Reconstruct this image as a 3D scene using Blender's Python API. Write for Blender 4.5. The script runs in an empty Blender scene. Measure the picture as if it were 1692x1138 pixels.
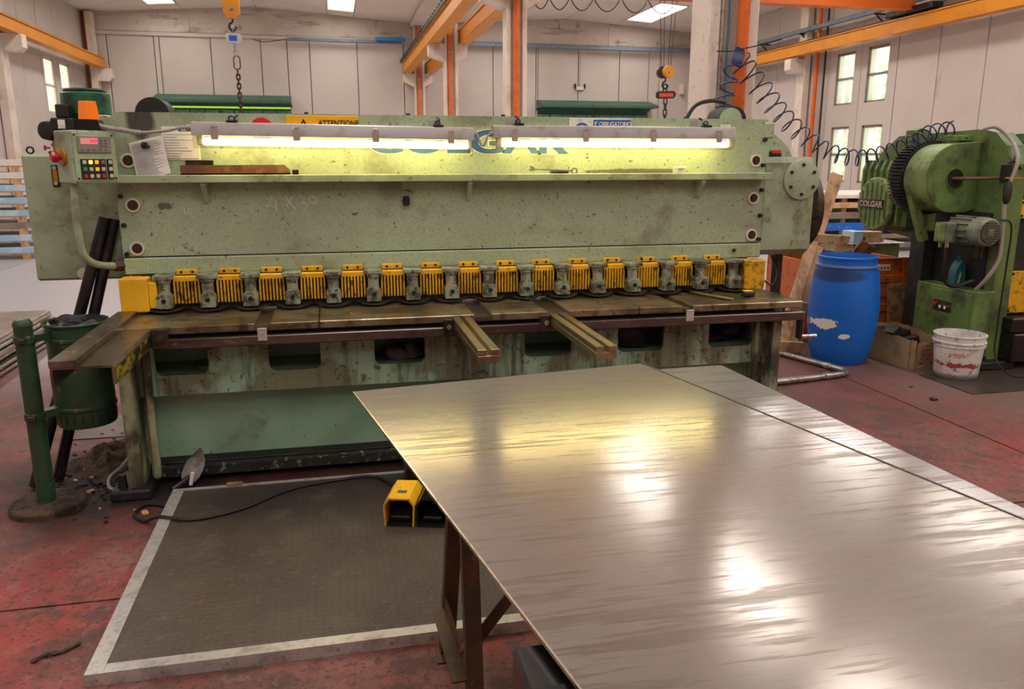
import bpy, bmesh, math, random
from mathutils import Vector, Matrix
from mathutils.geometry import tessellate_polygon
random.seed(7)
SC = bpy.context.scene
COL = SC.collection
R = math.radians

# ------------------------------------------------------------------ camera, world, exposure
cd = bpy.data.cameras.new('camera'); cam = bpy.data.objects.new('camera', cd); COL.objects.link(cam)
cd.sensor_width = 36.0; cd.sensor_fit = 'HORIZONTAL'; cd.lens = 36.0 * 1316 / 1692
cd.clip_start = 0.05; cd.clip_end = 200
_yaw = math.atan(298 / 1351.); _pit = math.atan(305 / 1316.)
cam.location = (0, 0, 1.65); cam.rotation_euler = (R(90) - _pit, 0, -_yaw)
SC.camera = cam
SC.view_settings.view_transform = 'Standard'; SC.view_settings.look = 'None'
SC.view_settings.gamma = 1.0; SC.view_settings.use_curve_mapping = False
SC.view_settings.exposure = 0.0
SC.cycles.max_bounces = 7; SC.cycles.diffuse_bounces = 3; SC.cycles.glossy_bounces = 3; SC.cycles.transmission_bounces = 3
SKY_EMIT = 12.0          # daylight behind the frosted skylight panes
WORLD = 3.0
TUBE_EMIT = 23.0
w = bpy.data.worlds.new('world'); SC.world = w; w.use_nodes = True
w.node_tree.nodes['Background'].inputs[0].default_value = (1.0, 0.97, 0.90, 1)
w.node_tree.nodes['Background'].inputs[1].default_value = WORLD

# ------------------------------------------------------------------ colour and materials
def lin(c):
    if isinstance(c, str):
        c = [int(c[i:i + 2], 16) / 255 for i in (0, 2, 4)]
    return tuple(x / 12.92 if x <= .04045 else ((x + .055) / 1.055) ** 2.4 for x in c) + (1,)

MATS = {}
def L(color, scale, lo, hi, s=1.0, st=(1, 1, 1), detail=5, rough=None, metal=None, blob=None, seed=0):
    return dict(color=color, scale=scale, lo=lo, hi=hi, s=s, st=st, detail=detail, rough=rough, metal=metal, blob=blob, seed=seed)

def mat(name, color, rough=.5, metal=0., layers=(), bump=0., bscale=60., bst=(1, 1, 1), spec=.5, emit=None, estr=0., alpha=None, aniso=0., coat=0., bvor=None):
    m = bpy.data.materials.new(name); m.use_nodes = True; nt = m.node_tree; N = nt.nodes; K = nt.links
    p = N['Principled BSDF']
    p.inputs['Roughness'].default_value = rough; p.inputs['Metallic'].default_value = metal
    p.inputs['Specular IOR Level'].default_value = spec
    p.inputs['Base Color'].default_value = lin(color)
    if aniso: p.inputs['Anisotropic'].default_value = aniso
    if coat: p.inputs['Coat Weight'].default_value = coat
    if emit:
        p.inputs['Emission Color'].default_value = lin(emit); p.inputs['Emission Strength'].default_value = estr
    geo = None
    def pos():
        nonlocal geo
        if geo is None: geo = N.new('ShaderNodeNewGeometry')
        return geo.outputs['Position']
    def noise(scale, st, detail, seed=0):
        mp = N.new('ShaderNodeMapping'); K.new(pos(), mp.inputs[0]); mp.inputs['Scale'].default_value = st
        mp.inputs['Location'].default_value = (seed * 3.1, seed * 1.7, seed * 2.3)
        n = N.new('ShaderNodeTexNoise'); n.inputs['Scale'].default_value = scale; n.inputs['Detail'].default_value = detail
        n.inputs['Roughness'].default_value = .62
        K.new(mp.outputs[0], n.inputs['Vector']); return n.outputs[0]
    cur = lin(color); rc = rough; mc = metal
    def mix(fac, a, b, t):
        x = N.new('ShaderNodeMix'); x.data_type = t; K.new(fac, x.inputs[0])
        ia, ib, o = (6, 7, 2) if t == 'RGBA' else (2, 3, 0)
        for i, vv in ((ia, a), (ib, b)):
            if hasattr(vv, 'is_linked'): K.new(vv, x.inputs[i])
            else: x.inputs[i].default_value = vv
        return x.outputs[o]
    for l in layers:
        f = noise(l['scale'], l['st'], l['detail'], l['seed'])
        if l['blob']:
            c, r, amp = l['blob']
            s1 = N.new('ShaderNodeVectorMath'); s1.operation = 'SUBTRACT'; K.new(pos(), s1.inputs[0]); s1.inputs[1].default_value = c
            s2 = N.new('ShaderNodeVectorMath'); s2.operation = 'DIVIDE'; K.new(s1.outputs[0], s2.inputs[0]); s2.inputs[1].default_value = r
            s3 = N.new('ShaderNodeVectorMath'); s3.operation = 'LENGTH'; K.new(s2.outputs[0], s3.inputs[0])
            a = N.new('ShaderNodeMath'); a.operation = 'MULTIPLY_ADD'; K.new(f, a.inputs[0]); a.inputs[1].default_value = amp; K.new(s3.outputs['Value'], a.inputs[2])
            f = a.outputs[0]
        if not l['blob']: l['lo'], l['hi'] = .5 + (l['lo'] - .5) * .70, .5 + (l['hi'] - .5) * .70
        mr = N.new('ShaderNodeMapRange'); K.new(f, mr.inputs[0])
        mr.inputs[1].default_value = l['lo']; mr.inputs[2].default_value = l['hi']; mr.inputs[3].default_value = 0; mr.inputs[4].default_value = l['s']
        if l['lo'] > l['hi']:
            mr.inputs[1].default_value = l['hi']; mr.inputs[2].default_value = l['lo']; mr.inputs[3].default_value = l['s']; mr.inputs[4].default_value = 0
        fac = mr.outputs[0]
        cur = mix(fac, cur, lin(l['color']), 'RGBA')
        if l['rough'] is not None: rc = mix(fac, rc, l['rough'], 'FLOAT')
        if l['metal'] is not None: mc = mix(fac, mc, l['metal'], 'FLOAT')
    if layers:
        K.new(cur, p.inputs['Base Color'])
        if hasattr(rc, 'is_linked'): K.new(rc, p.inputs['Roughness'])
        if hasattr(mc, 'is_linked'): K.new(mc, p.inputs['Metallic'])
    if bump:
        b = N.new('ShaderNodeBump'); b.inputs['Strength'].default_value = bump; b.inputs['Distance'].default_value = .01
        if bvor:
            mp = N.new('ShaderNodeMapping'); K.new(pos(), mp.inputs[0])
            vn = N.new('ShaderNodeTexVoronoi'); vn.inputs['Scale'].default_value = bvor; vn.inputs['Randomness'].default_value = .25
            K.new(mp.outputs[0], vn.inputs['Vector'])
            mr = N.new('ShaderNodeMapRange'); K.new(vn.outputs['Distance'], mr.inputs[0]); mr.inputs[1].default_value = .36; mr.inputs[2].default_value = .44; mr.inputs[3].default_value = 1; mr.inputs[4].default_value = 0
            K.new(mr.outputs[0], b.inputs['Height'])
        else:
            K.new(noise(bscale, bst, 4), b.inputs['Height'])
        K.new(b.outputs[0], p.inputs['Normal'])
    MATS[name] = m
    return m

def mat_emit(name, color, strength):
    m = bpy.data.materials.new(name); m.use_nodes = True; nt = m.node_tree
    nt.nodes.remove(nt.nodes['Principled BSDF']); e = nt.nodes.new('ShaderNodeEmission')
    e.inputs[0].default_value = lin(color); e.inputs[1].default_value = strength
    nt.links.new(e.outputs[0], nt.nodes['Material Output'].inputs[0]); MATS[name] = m; return m

def mat_clear(name, tint, gloss=.12, haze=0., rough=.1):
    m = bpy.data.materials.new(name); m.use_nodes = True; nt = m.node_tree; N = nt.nodes; K = nt.links
    N.remove(N['Principled BSDF'])
    t = N.new('ShaderNodeBsdfTransparent'); t.inputs[0].default_value = lin(tint)
    g = N.new('ShaderNodeBsdfGlossy'); g.inputs['Roughness'].default_value = rough
    x = N.new('ShaderNodeMixShader'); x.inputs[0].default_value = gloss
    K.new(t.outputs[0], x.inputs[1]); K.new(g.outputs[0], x.inputs[2]); o = x.outputs[0]
    if haze:
        d = N.new('ShaderNodeBsdfTranslucent'); d.inputs[0].default_value = (.9, .9, .85, 1)
        y = N.new('ShaderNodeMixShader'); y.inputs[0].default_value = haze
        K.new(o, y.inputs[1]); K.new(d.outputs[0], y.inputs[2]); o = y.outputs[0]
    K.new(o, N['Material Output'].inputs[0]); MATS[name] = m; return m

DIRT = '2b2620'
mat('wall', 'c8bbb1', .85, layers=[L('b8aaa0', .35, .45, .75, .7), L('8f7f72', 2.2, .70, .84, .4, (1, 1, .35)), L('94857a', 9, .72, .80, .4)], bump=.15, bscale=40)
mat('wall_band', 'cbbdb0', .85, layers=[L('b7a28e', .8, .5, .75, .7), L('6f5f50', 2.6, .64, .78, .65, (1, 1, .5)), L('57493d', 1.1, .60, .66, .35, (.5, 1, 3))], bump=.15, bscale=40)
mat('wall_back', '8d7b6c', .9)
mat('ceiling', 'eee2d6', .85, layers=[L('d2c2b2', .5, .5, .8, .6), L('a08d7b', 2.0, .68, .84, .4, (1, .3, 1))])
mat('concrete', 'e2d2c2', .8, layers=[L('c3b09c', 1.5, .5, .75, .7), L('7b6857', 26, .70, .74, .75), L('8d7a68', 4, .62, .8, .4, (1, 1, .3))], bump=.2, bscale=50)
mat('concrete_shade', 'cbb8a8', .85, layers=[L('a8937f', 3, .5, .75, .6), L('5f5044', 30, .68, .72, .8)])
mat('floor_base', '2a211d', .9)
FL = [L('8f362e', .9, .44, .58, .85), L('a5483c', 2.3, .58, .70, .7), L('5f3f38', 1.6, .50, .64, .75, seed=2), L('4d3b36', 6.5, .54, .66, .7, seed=3), L('87706a', 16, .60, .68, .4, seed=4),
      L('3a2e2a', 34, .58, .66, .65, seed=5), L('2a211e', 80, .66, .70, .7, detail=3, seed=9),
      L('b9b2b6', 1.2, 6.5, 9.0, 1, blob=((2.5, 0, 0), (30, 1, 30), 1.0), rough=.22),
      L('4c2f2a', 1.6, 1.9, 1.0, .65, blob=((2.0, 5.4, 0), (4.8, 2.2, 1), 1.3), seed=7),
      L('6a5650', 1.3, 2.2, 1.1, .85, blob=((5.2, 5.0, 0), (1.0, 1.2, 1), 1.0)),
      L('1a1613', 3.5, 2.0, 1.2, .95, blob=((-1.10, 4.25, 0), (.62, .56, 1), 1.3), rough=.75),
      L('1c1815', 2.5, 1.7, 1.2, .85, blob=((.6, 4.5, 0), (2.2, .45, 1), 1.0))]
mat('floor', '84534a', .60, layers=FL, bump=.3, bscale=55, spec=.35)
# machine paint
CHIPS = [L('4a4234', 46, .70, .73, .75, seed=1), L('4d4436', 15, .745, .775, .8, (1, 1, 1.6), seed=2)]
mat('green', 'aabb98', .5, layers=[L('98a283', 1.6, .42, .7, .75), L('7a7658', 3.4, .58, .80, .7, seed=3), L('868a6c', 95, .52, .66, .4, detail=2, seed=6)] + CHIPS +
    [L('2b2823', 9, 1.35, 1.05, .9, blob=((-.94, 4.5, 1.86), (.075, 1, .13), .75)),
     L('39352b', 45, 1.35, 1.1, .8, blob=((-.86, 4.5, 1.415), (.075, 1, .03), 1.3)),
     L('4a4433', 20, 1.3, 1.1, .8, blob=((1.75, 4.5, 1.585), (.42, 1, .02), .9))], bump=.06, bscale=90)
mat('green_dirty', 'a3b090', .55, layers=[L('83866a', 2.0, .40, .64, .8), L('57513c', 4.5, .54, .76, .75, seed=3), L('3c372b', 24, .66, .76, .6, seed=2)], bump=.15, bscale=50)
mat('green_base', '98b89a', .42, layers=[L('7fa384', 1.2, .42, .7, .7), L('33372a', 30, .70, .74, .8), L('3d4031', 3, .66, .85, .6)], bump=.05, bscale=70)
mat('green_stained', '9bb89a', .5, layers=[L('706d50', 2.4, .42, .54, .85, (1, 1, .7)), L('453f2e', 12, .52, .66, .75, (1, 1, .10), seed=2), L('6f5b3c', 16, .58, .70, .6, (1, 1, .06), seed=4), L('201c16', 30, .62, .70, .7, seed=3)], bump=.2, bscale=40)
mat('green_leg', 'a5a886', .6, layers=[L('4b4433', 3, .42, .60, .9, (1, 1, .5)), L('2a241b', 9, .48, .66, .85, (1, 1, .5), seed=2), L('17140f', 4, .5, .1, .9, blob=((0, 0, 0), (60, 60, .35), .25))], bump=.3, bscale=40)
mat('grease', '17130f', .6, layers=[L('3a3328', 18, .5, .7, .6)], bump=.4, bscale=30)
mat('grease_green', '26231a', .65, layers=[L('78906c', 26, .60, .68, .85), L('0e0c0a', 10, .5, .7, .8)], bump=.4, bscale=40)
mat('yellow', 'eeb41a', .5, layers=[L('cf9414', 5, .45, .75, .6), L('3a2a12', 18, .70, .76, .8), L('3a2c16', 60, .70, .74, .6, seed=2)], bump=.1)
mat('yellow_dirty', 'e6ac18', .55, layers=[L('a87a16', 9, .42, .68, .7), L('2e2210', 22, .56, .68, .85, (1, 1, .6))], bump=.15)
mat('scraped', '2a2216', .5, .3, layers=[L('b59a2a', 26, .48, .60, .85, (1, .5, 1)), L('15110c', 14, .55, .7, .8, seed=4)])
mat('yellow_end', 'd8a010', .5, layers=[L('6b5208', 22, .50, .62, .75), L('2a2410', 50, .64, .70, .6)])
mat('clamp', '959882', .5, layers=[L('3b3a2d', 12, .42, .62, .85), L('9da38a', 45, .62, .70, .7), L('1d1a15', 30, .58, .68, .8, seed=3)], bump=.2)
mat('black', '161412', .5, layers=[L('3a332b', 14, .6, .75, .5)])
mat('black_gloss', '14120f', .25, layers=[L('4a423a', 6, .58, .75, .5, (1, 1, .3))])
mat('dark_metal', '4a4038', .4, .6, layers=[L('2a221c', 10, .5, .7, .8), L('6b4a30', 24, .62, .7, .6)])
mat('table_steel', 'a09478', .30, .75, layers=[L('5a4c34', 3, .42, .66, .8, (1, 1, 1)), L('3a3122', 12, .56, .72, .75, seed=2), L('a59878', 30, .62, .72, .5, (.2, 1, 1), seed=3)], bump=.08, bscale=80)
mat('arm_dark', '8d7f70', .30, .8, layers=[L('5c4f42', 5, .44, .66, .8, (1, .4, 1)), L('3a3028', 18, .60, .72, .7, seed=2)])
mat('table_edge', '6f625a', .32, .8, layers=[L('453a36', 6, .45, .7, .7, (.3, 1, 1)), L('9b8f84', 40, .62, .7, .6, (.3, 1, 1))])
mat('bright_steel', 'cfc4ae', .25, .9, layers=[L('8f826c', 12, .5, .7, .6)])
mat('arm_steel', 'b7a680', .28, .85, layers=[L('77664a', 8, .48, .68, .7, (1, .3, 1))])
mat('galvanised', 'b9b6b0', .3, .85, layers=[L('6c675f', 22, .5, .7, .7), L('35302b', 40, .66, .72, .6)])
mat('aluminium', 'c8c2bc', .38, .5, layers=[L('8e867f', 7, .54, .72, .7), L('8e857e', 40, .5, .7, .5)], bump=.05)
mat('chain', '4a423a', .35, .8)
mat('sheet', '9c928a', .15, .55, layers=[L('938981', 1.4, .40, .62, .8, (1, 1.6, 1), rough=.18), L('7a6e62', 3.2, .555, .62, .8, (.5, 5.5, 1), detail=11, rough=.25, seed=4), L('74685c', 9.0, .58, .65, .75, (.4, 6.0, 1), detail=10, rough=.25, seed=6), L('857a6e', 30, .60, .70, .5, (.35, 3.0, 1), rough=.22, seed=8)])
mat('sheet_under', 'a5a09e', .15, .55, layers=[L('9b9694', 1.4, .40, .62, .8, (1, 1.6, 1), rough=.18), L('7a6e62', 3.2, .555, .62, .8, (.5, 5.5, 1), detail=11, rough=.25, seed=4), L('74685c', 9.0, .58, .65, .75, (.4, 6.0, 1), detail=10, rough=.25, seed=6), L('857a6e', 30, .60, .70, .5, (.35, 3.0, 1), rough=.22, seed=8)])
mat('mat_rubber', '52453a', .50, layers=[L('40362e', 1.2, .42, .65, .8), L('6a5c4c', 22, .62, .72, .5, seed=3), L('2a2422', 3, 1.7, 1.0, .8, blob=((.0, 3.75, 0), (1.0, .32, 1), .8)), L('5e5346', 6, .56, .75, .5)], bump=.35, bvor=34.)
mat('bin_green', '2a4630', .38, layers=[L('14301a', 4, .45, .7, .7), L('6d5f4a', 26, .68, .72, .8), L('2f2a1f', 9, .60, .75, .5)])
mat('plastic_bag', '0f0e0e', .25, bump=.6, bscale=35)
mat('bag_clear', '8b8580', .35, layers=[L('5a544c', 14, .45, .6, .8)], bump=.6, bscale=30)
mat('rust', '6a4128', .65, layers=[L('4a2f20', 6, .45, .65, .8), L('8b6a4a', 18, .58, .7, .6), L('9a7852', 3, .55, .75, .5)], bump=.2)
mat('trestle', '59402f', .5, .3, layers=[L('3a3028', 4, .45, .65, .8, (1, 1, .4)), L('6f4326', 12, .55, .7, .7), L('8a7d70', 30, .66, .74, .5)], bump=.1)
mat('tube_black', '1b1a1a', .22, .4, layers=[L('413c38', 8, .58, .72, .6, (1, 1, .3))])
mat('dirt', '4e3a2a', .95, layers=[L('21180f', 12, .45, .6, .9), L('6a4c30', 30, .62, .7, .6)], bump=.9, bscale=60)
mat('wood', 'cfa57a', .75, layers=[L('a67f56', 5, .45, .65, .7, (2, 2, .3)), L('6e5238', 20, .62, .72, .7, (1, 1, .4)), L('e2c29c', 9, .6, .75, .5, seed=2)], bump=.15, bscale=30)
mat('wood_dark', '9a7350', .8, layers=[L('5e432d', 8, .48, .66, .8)], bump=.15)
mat('drum_blue', '0f68cc', .42, layers=[L('1560b4', 3, .45, .7, .6), L('15213a', 5, 1.5, 1.1, .75, blob=((3.9, 5.6, .74), (.22, .5, .05), .7)), L('e8e2d4', 26, 1.58, 1.52, 1, blob=((3.86, 5.55, .345), (.085, .4, .055), 1.5)), L('e8e2d4', 45, 1.22, 1.18, 1, blob=((3.98, 5.53, .255), (.05, .4, .03), .9))], bump=.03)
mat('drum_ring', '6d7686', .5)
mat('orange_crate', 'c86428', .5, layers=[L('a04c20', 3, .45, .7, .7), L('3c2416', 14, .60, .72, .7), L('4a2c1a', 2, .62, .8, .6)])
mat('cardboard', 'a88c66', .8, layers=[L('7e6648', 4, .45, .65, .7), L('b79c74', 9, .6, .75, .5)], bump=.3, bscale=12)
mat('red_print', 'a8322c', .6)
mat('bucket', 'e2dcd6', .4, layers=[L('b9aca2', 6, .5, .7, .6), L('b3262b', 16, 1.30, 1.18, .95, blob=((4.60, 5.0, .115), (.30, .5, .045), 1.6)), L('c87a78', 60, 1.30, 1.1, .8, blob=((4.58, 5.0, .20), (.14, .4, .05), 1.7)), L('3b312b', 30, .62, .70, .7, seed=2), L('5a4c42', 12, 1.35, .9, .8, blob=((4.6, 5.2, 0), (2, 2, .055), .8))])
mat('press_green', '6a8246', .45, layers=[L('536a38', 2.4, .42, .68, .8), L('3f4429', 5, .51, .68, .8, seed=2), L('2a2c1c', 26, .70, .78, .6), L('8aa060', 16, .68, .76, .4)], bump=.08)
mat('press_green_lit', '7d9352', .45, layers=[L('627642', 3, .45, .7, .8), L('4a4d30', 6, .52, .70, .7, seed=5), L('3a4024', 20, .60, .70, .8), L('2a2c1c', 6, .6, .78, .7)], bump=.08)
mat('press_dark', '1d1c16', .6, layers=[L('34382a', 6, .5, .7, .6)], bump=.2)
mat('motor_grey', '7f8670', .42, layers=[L('55594a', 5, .45, .7, .7), L('2c2a22', 26, .62, .7, .8)])
mat('motor_green', '1f6a48', .45, layers=[L('143c2b', 7, .45, .62, .85), L('101a14', 20, .55, .66, .8)])
mat('hose_blue', '1b2f63', .3)
mat('hose_navy', '162447', .3)
mat('cable_grey', 'a49892', .5)
mat('cable_black', '1d1815', .5)
mat('cable_teal', '1c6f96', .5)
mat('pipe_orange', 'e2691a', .45, layers=[L('b84e12', 6, .5, .75, .6)])
mat('crane_yellow', 'd8890f', .45, layers=[L('b06a0c', 2, .5, .8, .5)])
mat('crane_orange', 'c9611a', .45)
mat('busbar', '6d7885', .5, layers=[L('4d5560', 5, .5, .7, .6)])
mat('busbar_blue', '1f78b8', .45)
mat('door_green', '6a9684', .5, layers=[L('4f7566', 3, .5, .7, .6)])
mat('canopy_green', '36604c', .5, layers=[L('23422f', 4, .5, .7, .7)])
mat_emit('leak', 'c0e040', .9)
mat_emit('skylight', 'fffaf5', SKY_EMIT)
mat_emit('tube', 'ffeaa0', TUBE_EMIT)
mat_clear('diffuser', 'f2efe4', .06)
mat('lamp_housing', 'a49c97', .35, layers=[L('7d746d', 10, .55, .72, .6)])
mat_clear('glass', 'e8f0e0', .06, haze=.30)
mat('frame_grey', '8a7d70', .5)
mat('frame_white', 'd9cbbb', .6)
mat('sign_yellow', 'f2b40c', .4)
mat('sign_white', 'e8e4da', .5, layers=[L('bdb6a8', 12, .58, .7, .6)])
mat('sign_blue', '1d5fa8', .4)
mat('sign_red', 'd81b2c', .4)
mat('print_black', '14130f', .6)
mat('logo_blue', '2d5f8c', .5)
mat('logo_cream', 'e9e2b0', .5)
mat('paper', 'd9d2d0', .8, layers=[L('b8aeaa', 8, .55, .7, .5)])
mat('print_grey', '77706c', .8)
mat('chalk', 'd9d6c4', .9)
mat('beacon', 'f0780a', .25, emit='f0700a', estr=.25)
mat('red_knob', 'b3172a', .2)
mat('key_white', 'c9c2b2', .5); mat('key_yellow', 'f5b516', .4, emit='ffb010', estr=.5); mat('key_lit', 'ffe070', .4, emit='ffd84a', estr=1.3)
mat('key_green', '1f9a4a', .4); mat('key_red', 'c2203a', .4); mat('keypad', '1e1b18', .5)
mat('display', 'd8a8a4', .3, emit='e85058', estr=.35); mat('display_digits', 'ff3048', .3, emit='ff3048', estr=1.2); mat('display_frame', '8b857c', .4)
mat('amber', 'b0761a', .25); mat('chrome', 'd8d4cc', .15, 1.0)
mat('sheet_stack', 'a89c8e', .3, .8, layers=[L('776b5e', 3, .5, .7, .6)])
mat('sheet_blue', '9fc4e0', .4, layers=[L('cfd8dc', 3, .5, .65, .8)])
mat('sheet_white', 'e6ded2', .5)
mat('tarp', '1266c8', .3, layers=[L('8fb8e8', 14, .66, .74, .7)], bump=.6, bscale=18)
mat('bottle', '1f5a62', .35); mat('leaf', '5f8a3c', .6); mat('leaf_b', '8aa860', .6)
mat('scale_silver', 'b9bcc0', .35); mat('scale_red', 'd8491c', .4)
mat('checker', '5a4d45', .4, .6, layers=[L('3a312b', 6, .45, .7, .7)], bump=.6, bvor=55.)
mat('grey_scoop', '8f8b84', .5, layers=[L('5c5750', 16, .5, .62, .8)])
mat('steel_dark', '37322d', .35, .7, layers=[L('5a5149', 9, .55, .7, .6)])
mat('rag', '6b6058', .95, layers=[L('352e29', 12, .45, .6, .8)], bump=.6, bscale=30)
mat('rag_dark', '221f1d', .6, bump=.6, bscale=30)
mat('bolt', '4a3526', .45, .4); mat('ring', 'd8d2bc', .4, .0); mat('teal_box', '9fc8d8', .5)

# ------------------------------------------------------------------ mesh builder
LOC = {}
class MB:
    def __init__(s): s.v = []; s.f = []
    def add(s, vs, fs):
        o = len(s.v); s.v += [tuple(v) for v in vs]; s.f += [tuple(i + o for i in f) for f in fs]; return s
    def obox(s, c, ax, h, b=0.):
        c = Vector(c); ax = [Vector(a).normalized() for a in ax]
        P = lambda x, y, z: c + ax[0] * x + ax[1] * y + ax[2] * z
        hx, hy, hz = h
        if b <= 0:
            vs = [P(x * hx, y * hy, z * hz) for z in (-1, 1) for y in (-1, 1) for x in (-1, 1)]
            return s.add(vs, [(0, 2, 3, 1), (4, 5, 7, 6), (0, 1, 5, 4), (2, 6, 7, 3), (0, 4, 6, 2), (1, 3, 7, 5)])
        b = min(b, hx * .95, hy * .95, hz * .95); vs = []; ix = {}
        for X in (-1, 1):
            for Y in (-1, 1):
                for Z in (-1, 1):
                    for a in range(3):
                        d = [hx - b, hy - b, hz - b]; d[a] += b
                        ix[X, Y, Z, a] = len(vs); vs.append(P(X * d[0], Y * d[1], Z * d[2]))
        fs = []
        for a in range(3):
            p, q = [(1, 2), (0, 2), (0, 1)][a]
            for S in (-1, 1):
                k = []
                for (u, t) in ((-1, -1), (1, -1), (1, 1), (-1, 1)):
                    d = [0, 0, 0]; d[a] = S; d[p] = u; d[q] = t; k.append(ix[d[0], d[1], d[2], a])
                fs.append(k)
            for u in (-1, 1):
                for t in (-1, 1):
                    k = []
                    for (S, m_) in ((-1, p), (1, p), (1, q), (-1, q)):
                        d = [0, 0, 0]; d[a] = S; d[p] = u; d[q] = t; k.append(ix[d[0], d[1], d[2], m_])
                    fs.append(k)
        for X in (-1, 1):
            for Y in (-1, 1):
                for Z in (-1, 1): fs.append([ix[X, Y, Z, 0], ix[X, Y, Z, 1], ix[X, Y, Z, 2]])
        return s.add(vs, fs)
    def box(s, x0, x1, y0, y1, z0, z1, b=0.):
        return s.obox(((x0 + x1) / 2, (y0 + y1) / 2, (z0 + z1) / 2), ((1, 0, 0), (0, 1, 0), (0, 0, 1)), (abs(x1 - x0) / 2, abs(y1 - y0) / 2, abs(z1 - z0) / 2), b)
    def beam(s, p0, p1, wd, th, up=(0, 0, 1), b=0.):
        p0 = Vector(p0); p1 = Vector(p1); d = (p1 - p0); l = d.length; d.normalize()
        sd = d.cross(Vector(up));
        if sd.length < 1e-4: sd = d.cross(Vector((1, 0, 0)))
        sd.normalize(); u = sd.cross(d)
        return s.obox((p0 + p1) / 2, (d, sd, u), (l / 2, wd / 2, th / 2), b)
    def cyl(s, p0, p1, r0, r1=None, n=16):
        if r1 is None: r1 = r0
        p0 = Vector(p0); p1 = Vector(p1); d = (p1 - p0).normalized()
        a = d.cross(Vector((0, 0, 1)) if abs(d.z) < .9 else Vector((1, 0, 0))).normalized(); b = d.cross(a)
        vs = []
        for p, r in ((p0, r0), (p1, r1)):
            vs += [p + (a * math.cos(2 * math.pi * i / n) + b * math.sin(2 * math.pi * i / n)) * r for i in range(n)]
        fs = [(i, (i + 1) % n, n + (i + 1) % n, n + i) for i in range(n)] + [tuple(range(n))[::-1], tuple(range(n, 2 * n))]
        return s.add(vs, fs)
    def tube(s, pts, r, n=8, closed=False):
        pts = [Vector(p) for p in pts]; m = len(pts); vs = []; fs = []; a = None
        for i, p in enumerate(pts):
            t = (pts[(i + 1) % m] - pts[i - 1]) if closed else (pts[min(i + 1, m - 1)] - pts[max(i - 1, 0)])
            t.normalize()
            if a is None:
                a = t.cross(Vector((0, 0, 1)) if abs(t.z) < .9 else Vector((1, 0, 0))).normalized()
            else:
                a = (a - t * a.dot(t)).normalized()
            b = t.cross(a); rr = r[i] if isinstance(r, (list, tuple)) else r
            vs += [p + (a * math.cos(2 * math.pi * k / n) + b * math.sin(2 * math.pi * k / n)) * rr for k in range(n)]
        for i in range(m if closed else m - 1):
            j = (i + 1) % m
            fs += [(i * n + k, i * n + (k + 1) % n, j * n + (k + 1) % n, j * n + k) for k in range(n)]
        if not closed: fs += [tuple(range(n))[::-1], tuple(range((m - 1) * n, m * n))]
        return s.add(vs, fs)
    def lathe(s, prof, c=(0, 0, 0), axis=(0, 0, 1), n=28, cap=True):
        c = Vector(c); d = Vector(axis).normalized(); a = d.cross(Vector((0, 0, 1)) if abs(d.z) < .9 else Vector((1, 0, 0))).normalized(); b = d.cross(a)
        vs = []; m = len(prof)
        for r, z in prof:
            vs += [c + d * z + (a * math.cos(2 * math.pi * i / n) + b * math.sin(2 * math.pi * i / n)) * r for i in range(n)]
        fs = [(j * n + i, j * n + (i + 1) % n, (j + 1) * n + (i + 1) % n, (j + 1) * n + i) for j in range(m - 1) for i in range(n)]
        if cap: fs += [tuple(range(n))[::-1], tuple(range((m - 1) * n, m * n))]
        return s.add(vs, fs)
    def prism(s, poly, axis, a, b):
        def P(u, v, t): return {'x': (t, u, v), 'y': (u, t, v), 'z': (u, v, t)}[axis]
        n = len(poly)
        vs = [P(u, v, a) for u, v in poly] + [P(u, v, b) for u, v in poly]
        return s.add(vs, [tuple(range(n))[::-1], tuple(range(n, 2 * n))] + [(i, (i + 1) % n, n + (i + 1) % n, n + i) for i in range(n)])
    def holes(s, outer, holes, axis, a, b):
        def P(u, v, t): return {'x': (t, u, v), 'y': (u, t, v), 'z': (u, v, t)}[axis]
        loops = [outer] + holes; flat = [p for l in loops for p in l]; n = len(flat)
        tri = tessellate_polygon([[Vector((u, v, 0)) for u, v in l] for l in loops])
        vs = [P(u, v, a) for u, v in flat] + [P(u, v, b) for u, v in flat]
        fs = [tuple(t) for t in tri] + [tuple(i + n for i in t) for t in tri]; o = 0
        for l in loops:
            k = len(l); fs += [(o + i, o + (i + 1) % k, n + o + (i + 1) % k, n + o + i) for i in range(k)]; o += k
        return s.add(vs, fs)
    def blob(s, c, r, seed=0, sub=2, amp=.25):
        bm = bmesh.new(); bmesh.ops.create_icosphere(bm, subdivisions=sub, radius=1); rd = random.Random(seed)
        k = [(rd.uniform(-3, 3), rd.uniform(-3, 3), rd.uniform(-3, 3), rd.uniform(0, 6)) for _ in range(5)]
        vs = []
        for v in bm.verts:
            q = v.co; f = 1 + amp * sum(math.sin(x * q.x + y * q.y + z * q.z + h) for x, y, z, h in k) / 2.5
            vs.append((c[0] + q.x * r[0] * f, c[1] + q.y * r[1] * f, c[2] + q.z * r[2] * f))
        fs = [tuple(v.index for v in f.verts) for f in bm.faces]; bm.free(); return s.add(vs, fs)
    def build(s, name, material, parent=None, smooth=35, kind=None, label=None):
        me = bpy.data.meshes.new(name)
        off = Vector(LOC.get(parent.name, (0, 0, 0))) if parent else Vector((0, 0, 0))
        me.from_pydata([tuple(Vector(v) - off) for v in s.v], [], s.f)
        bm = bmesh.new(); bm.from_mesh(me); bmesh.ops.recalc_face_normals(bm, faces=bm.faces); bm.to_mesh(me); bm.free()
        if smooth:
            me.shade_smooth(); me.set_sharp_from_angle(angle=R(smooth))
        me.materials.append(MATS[material])
        return link(name, me, parent, kind, label)

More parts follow.
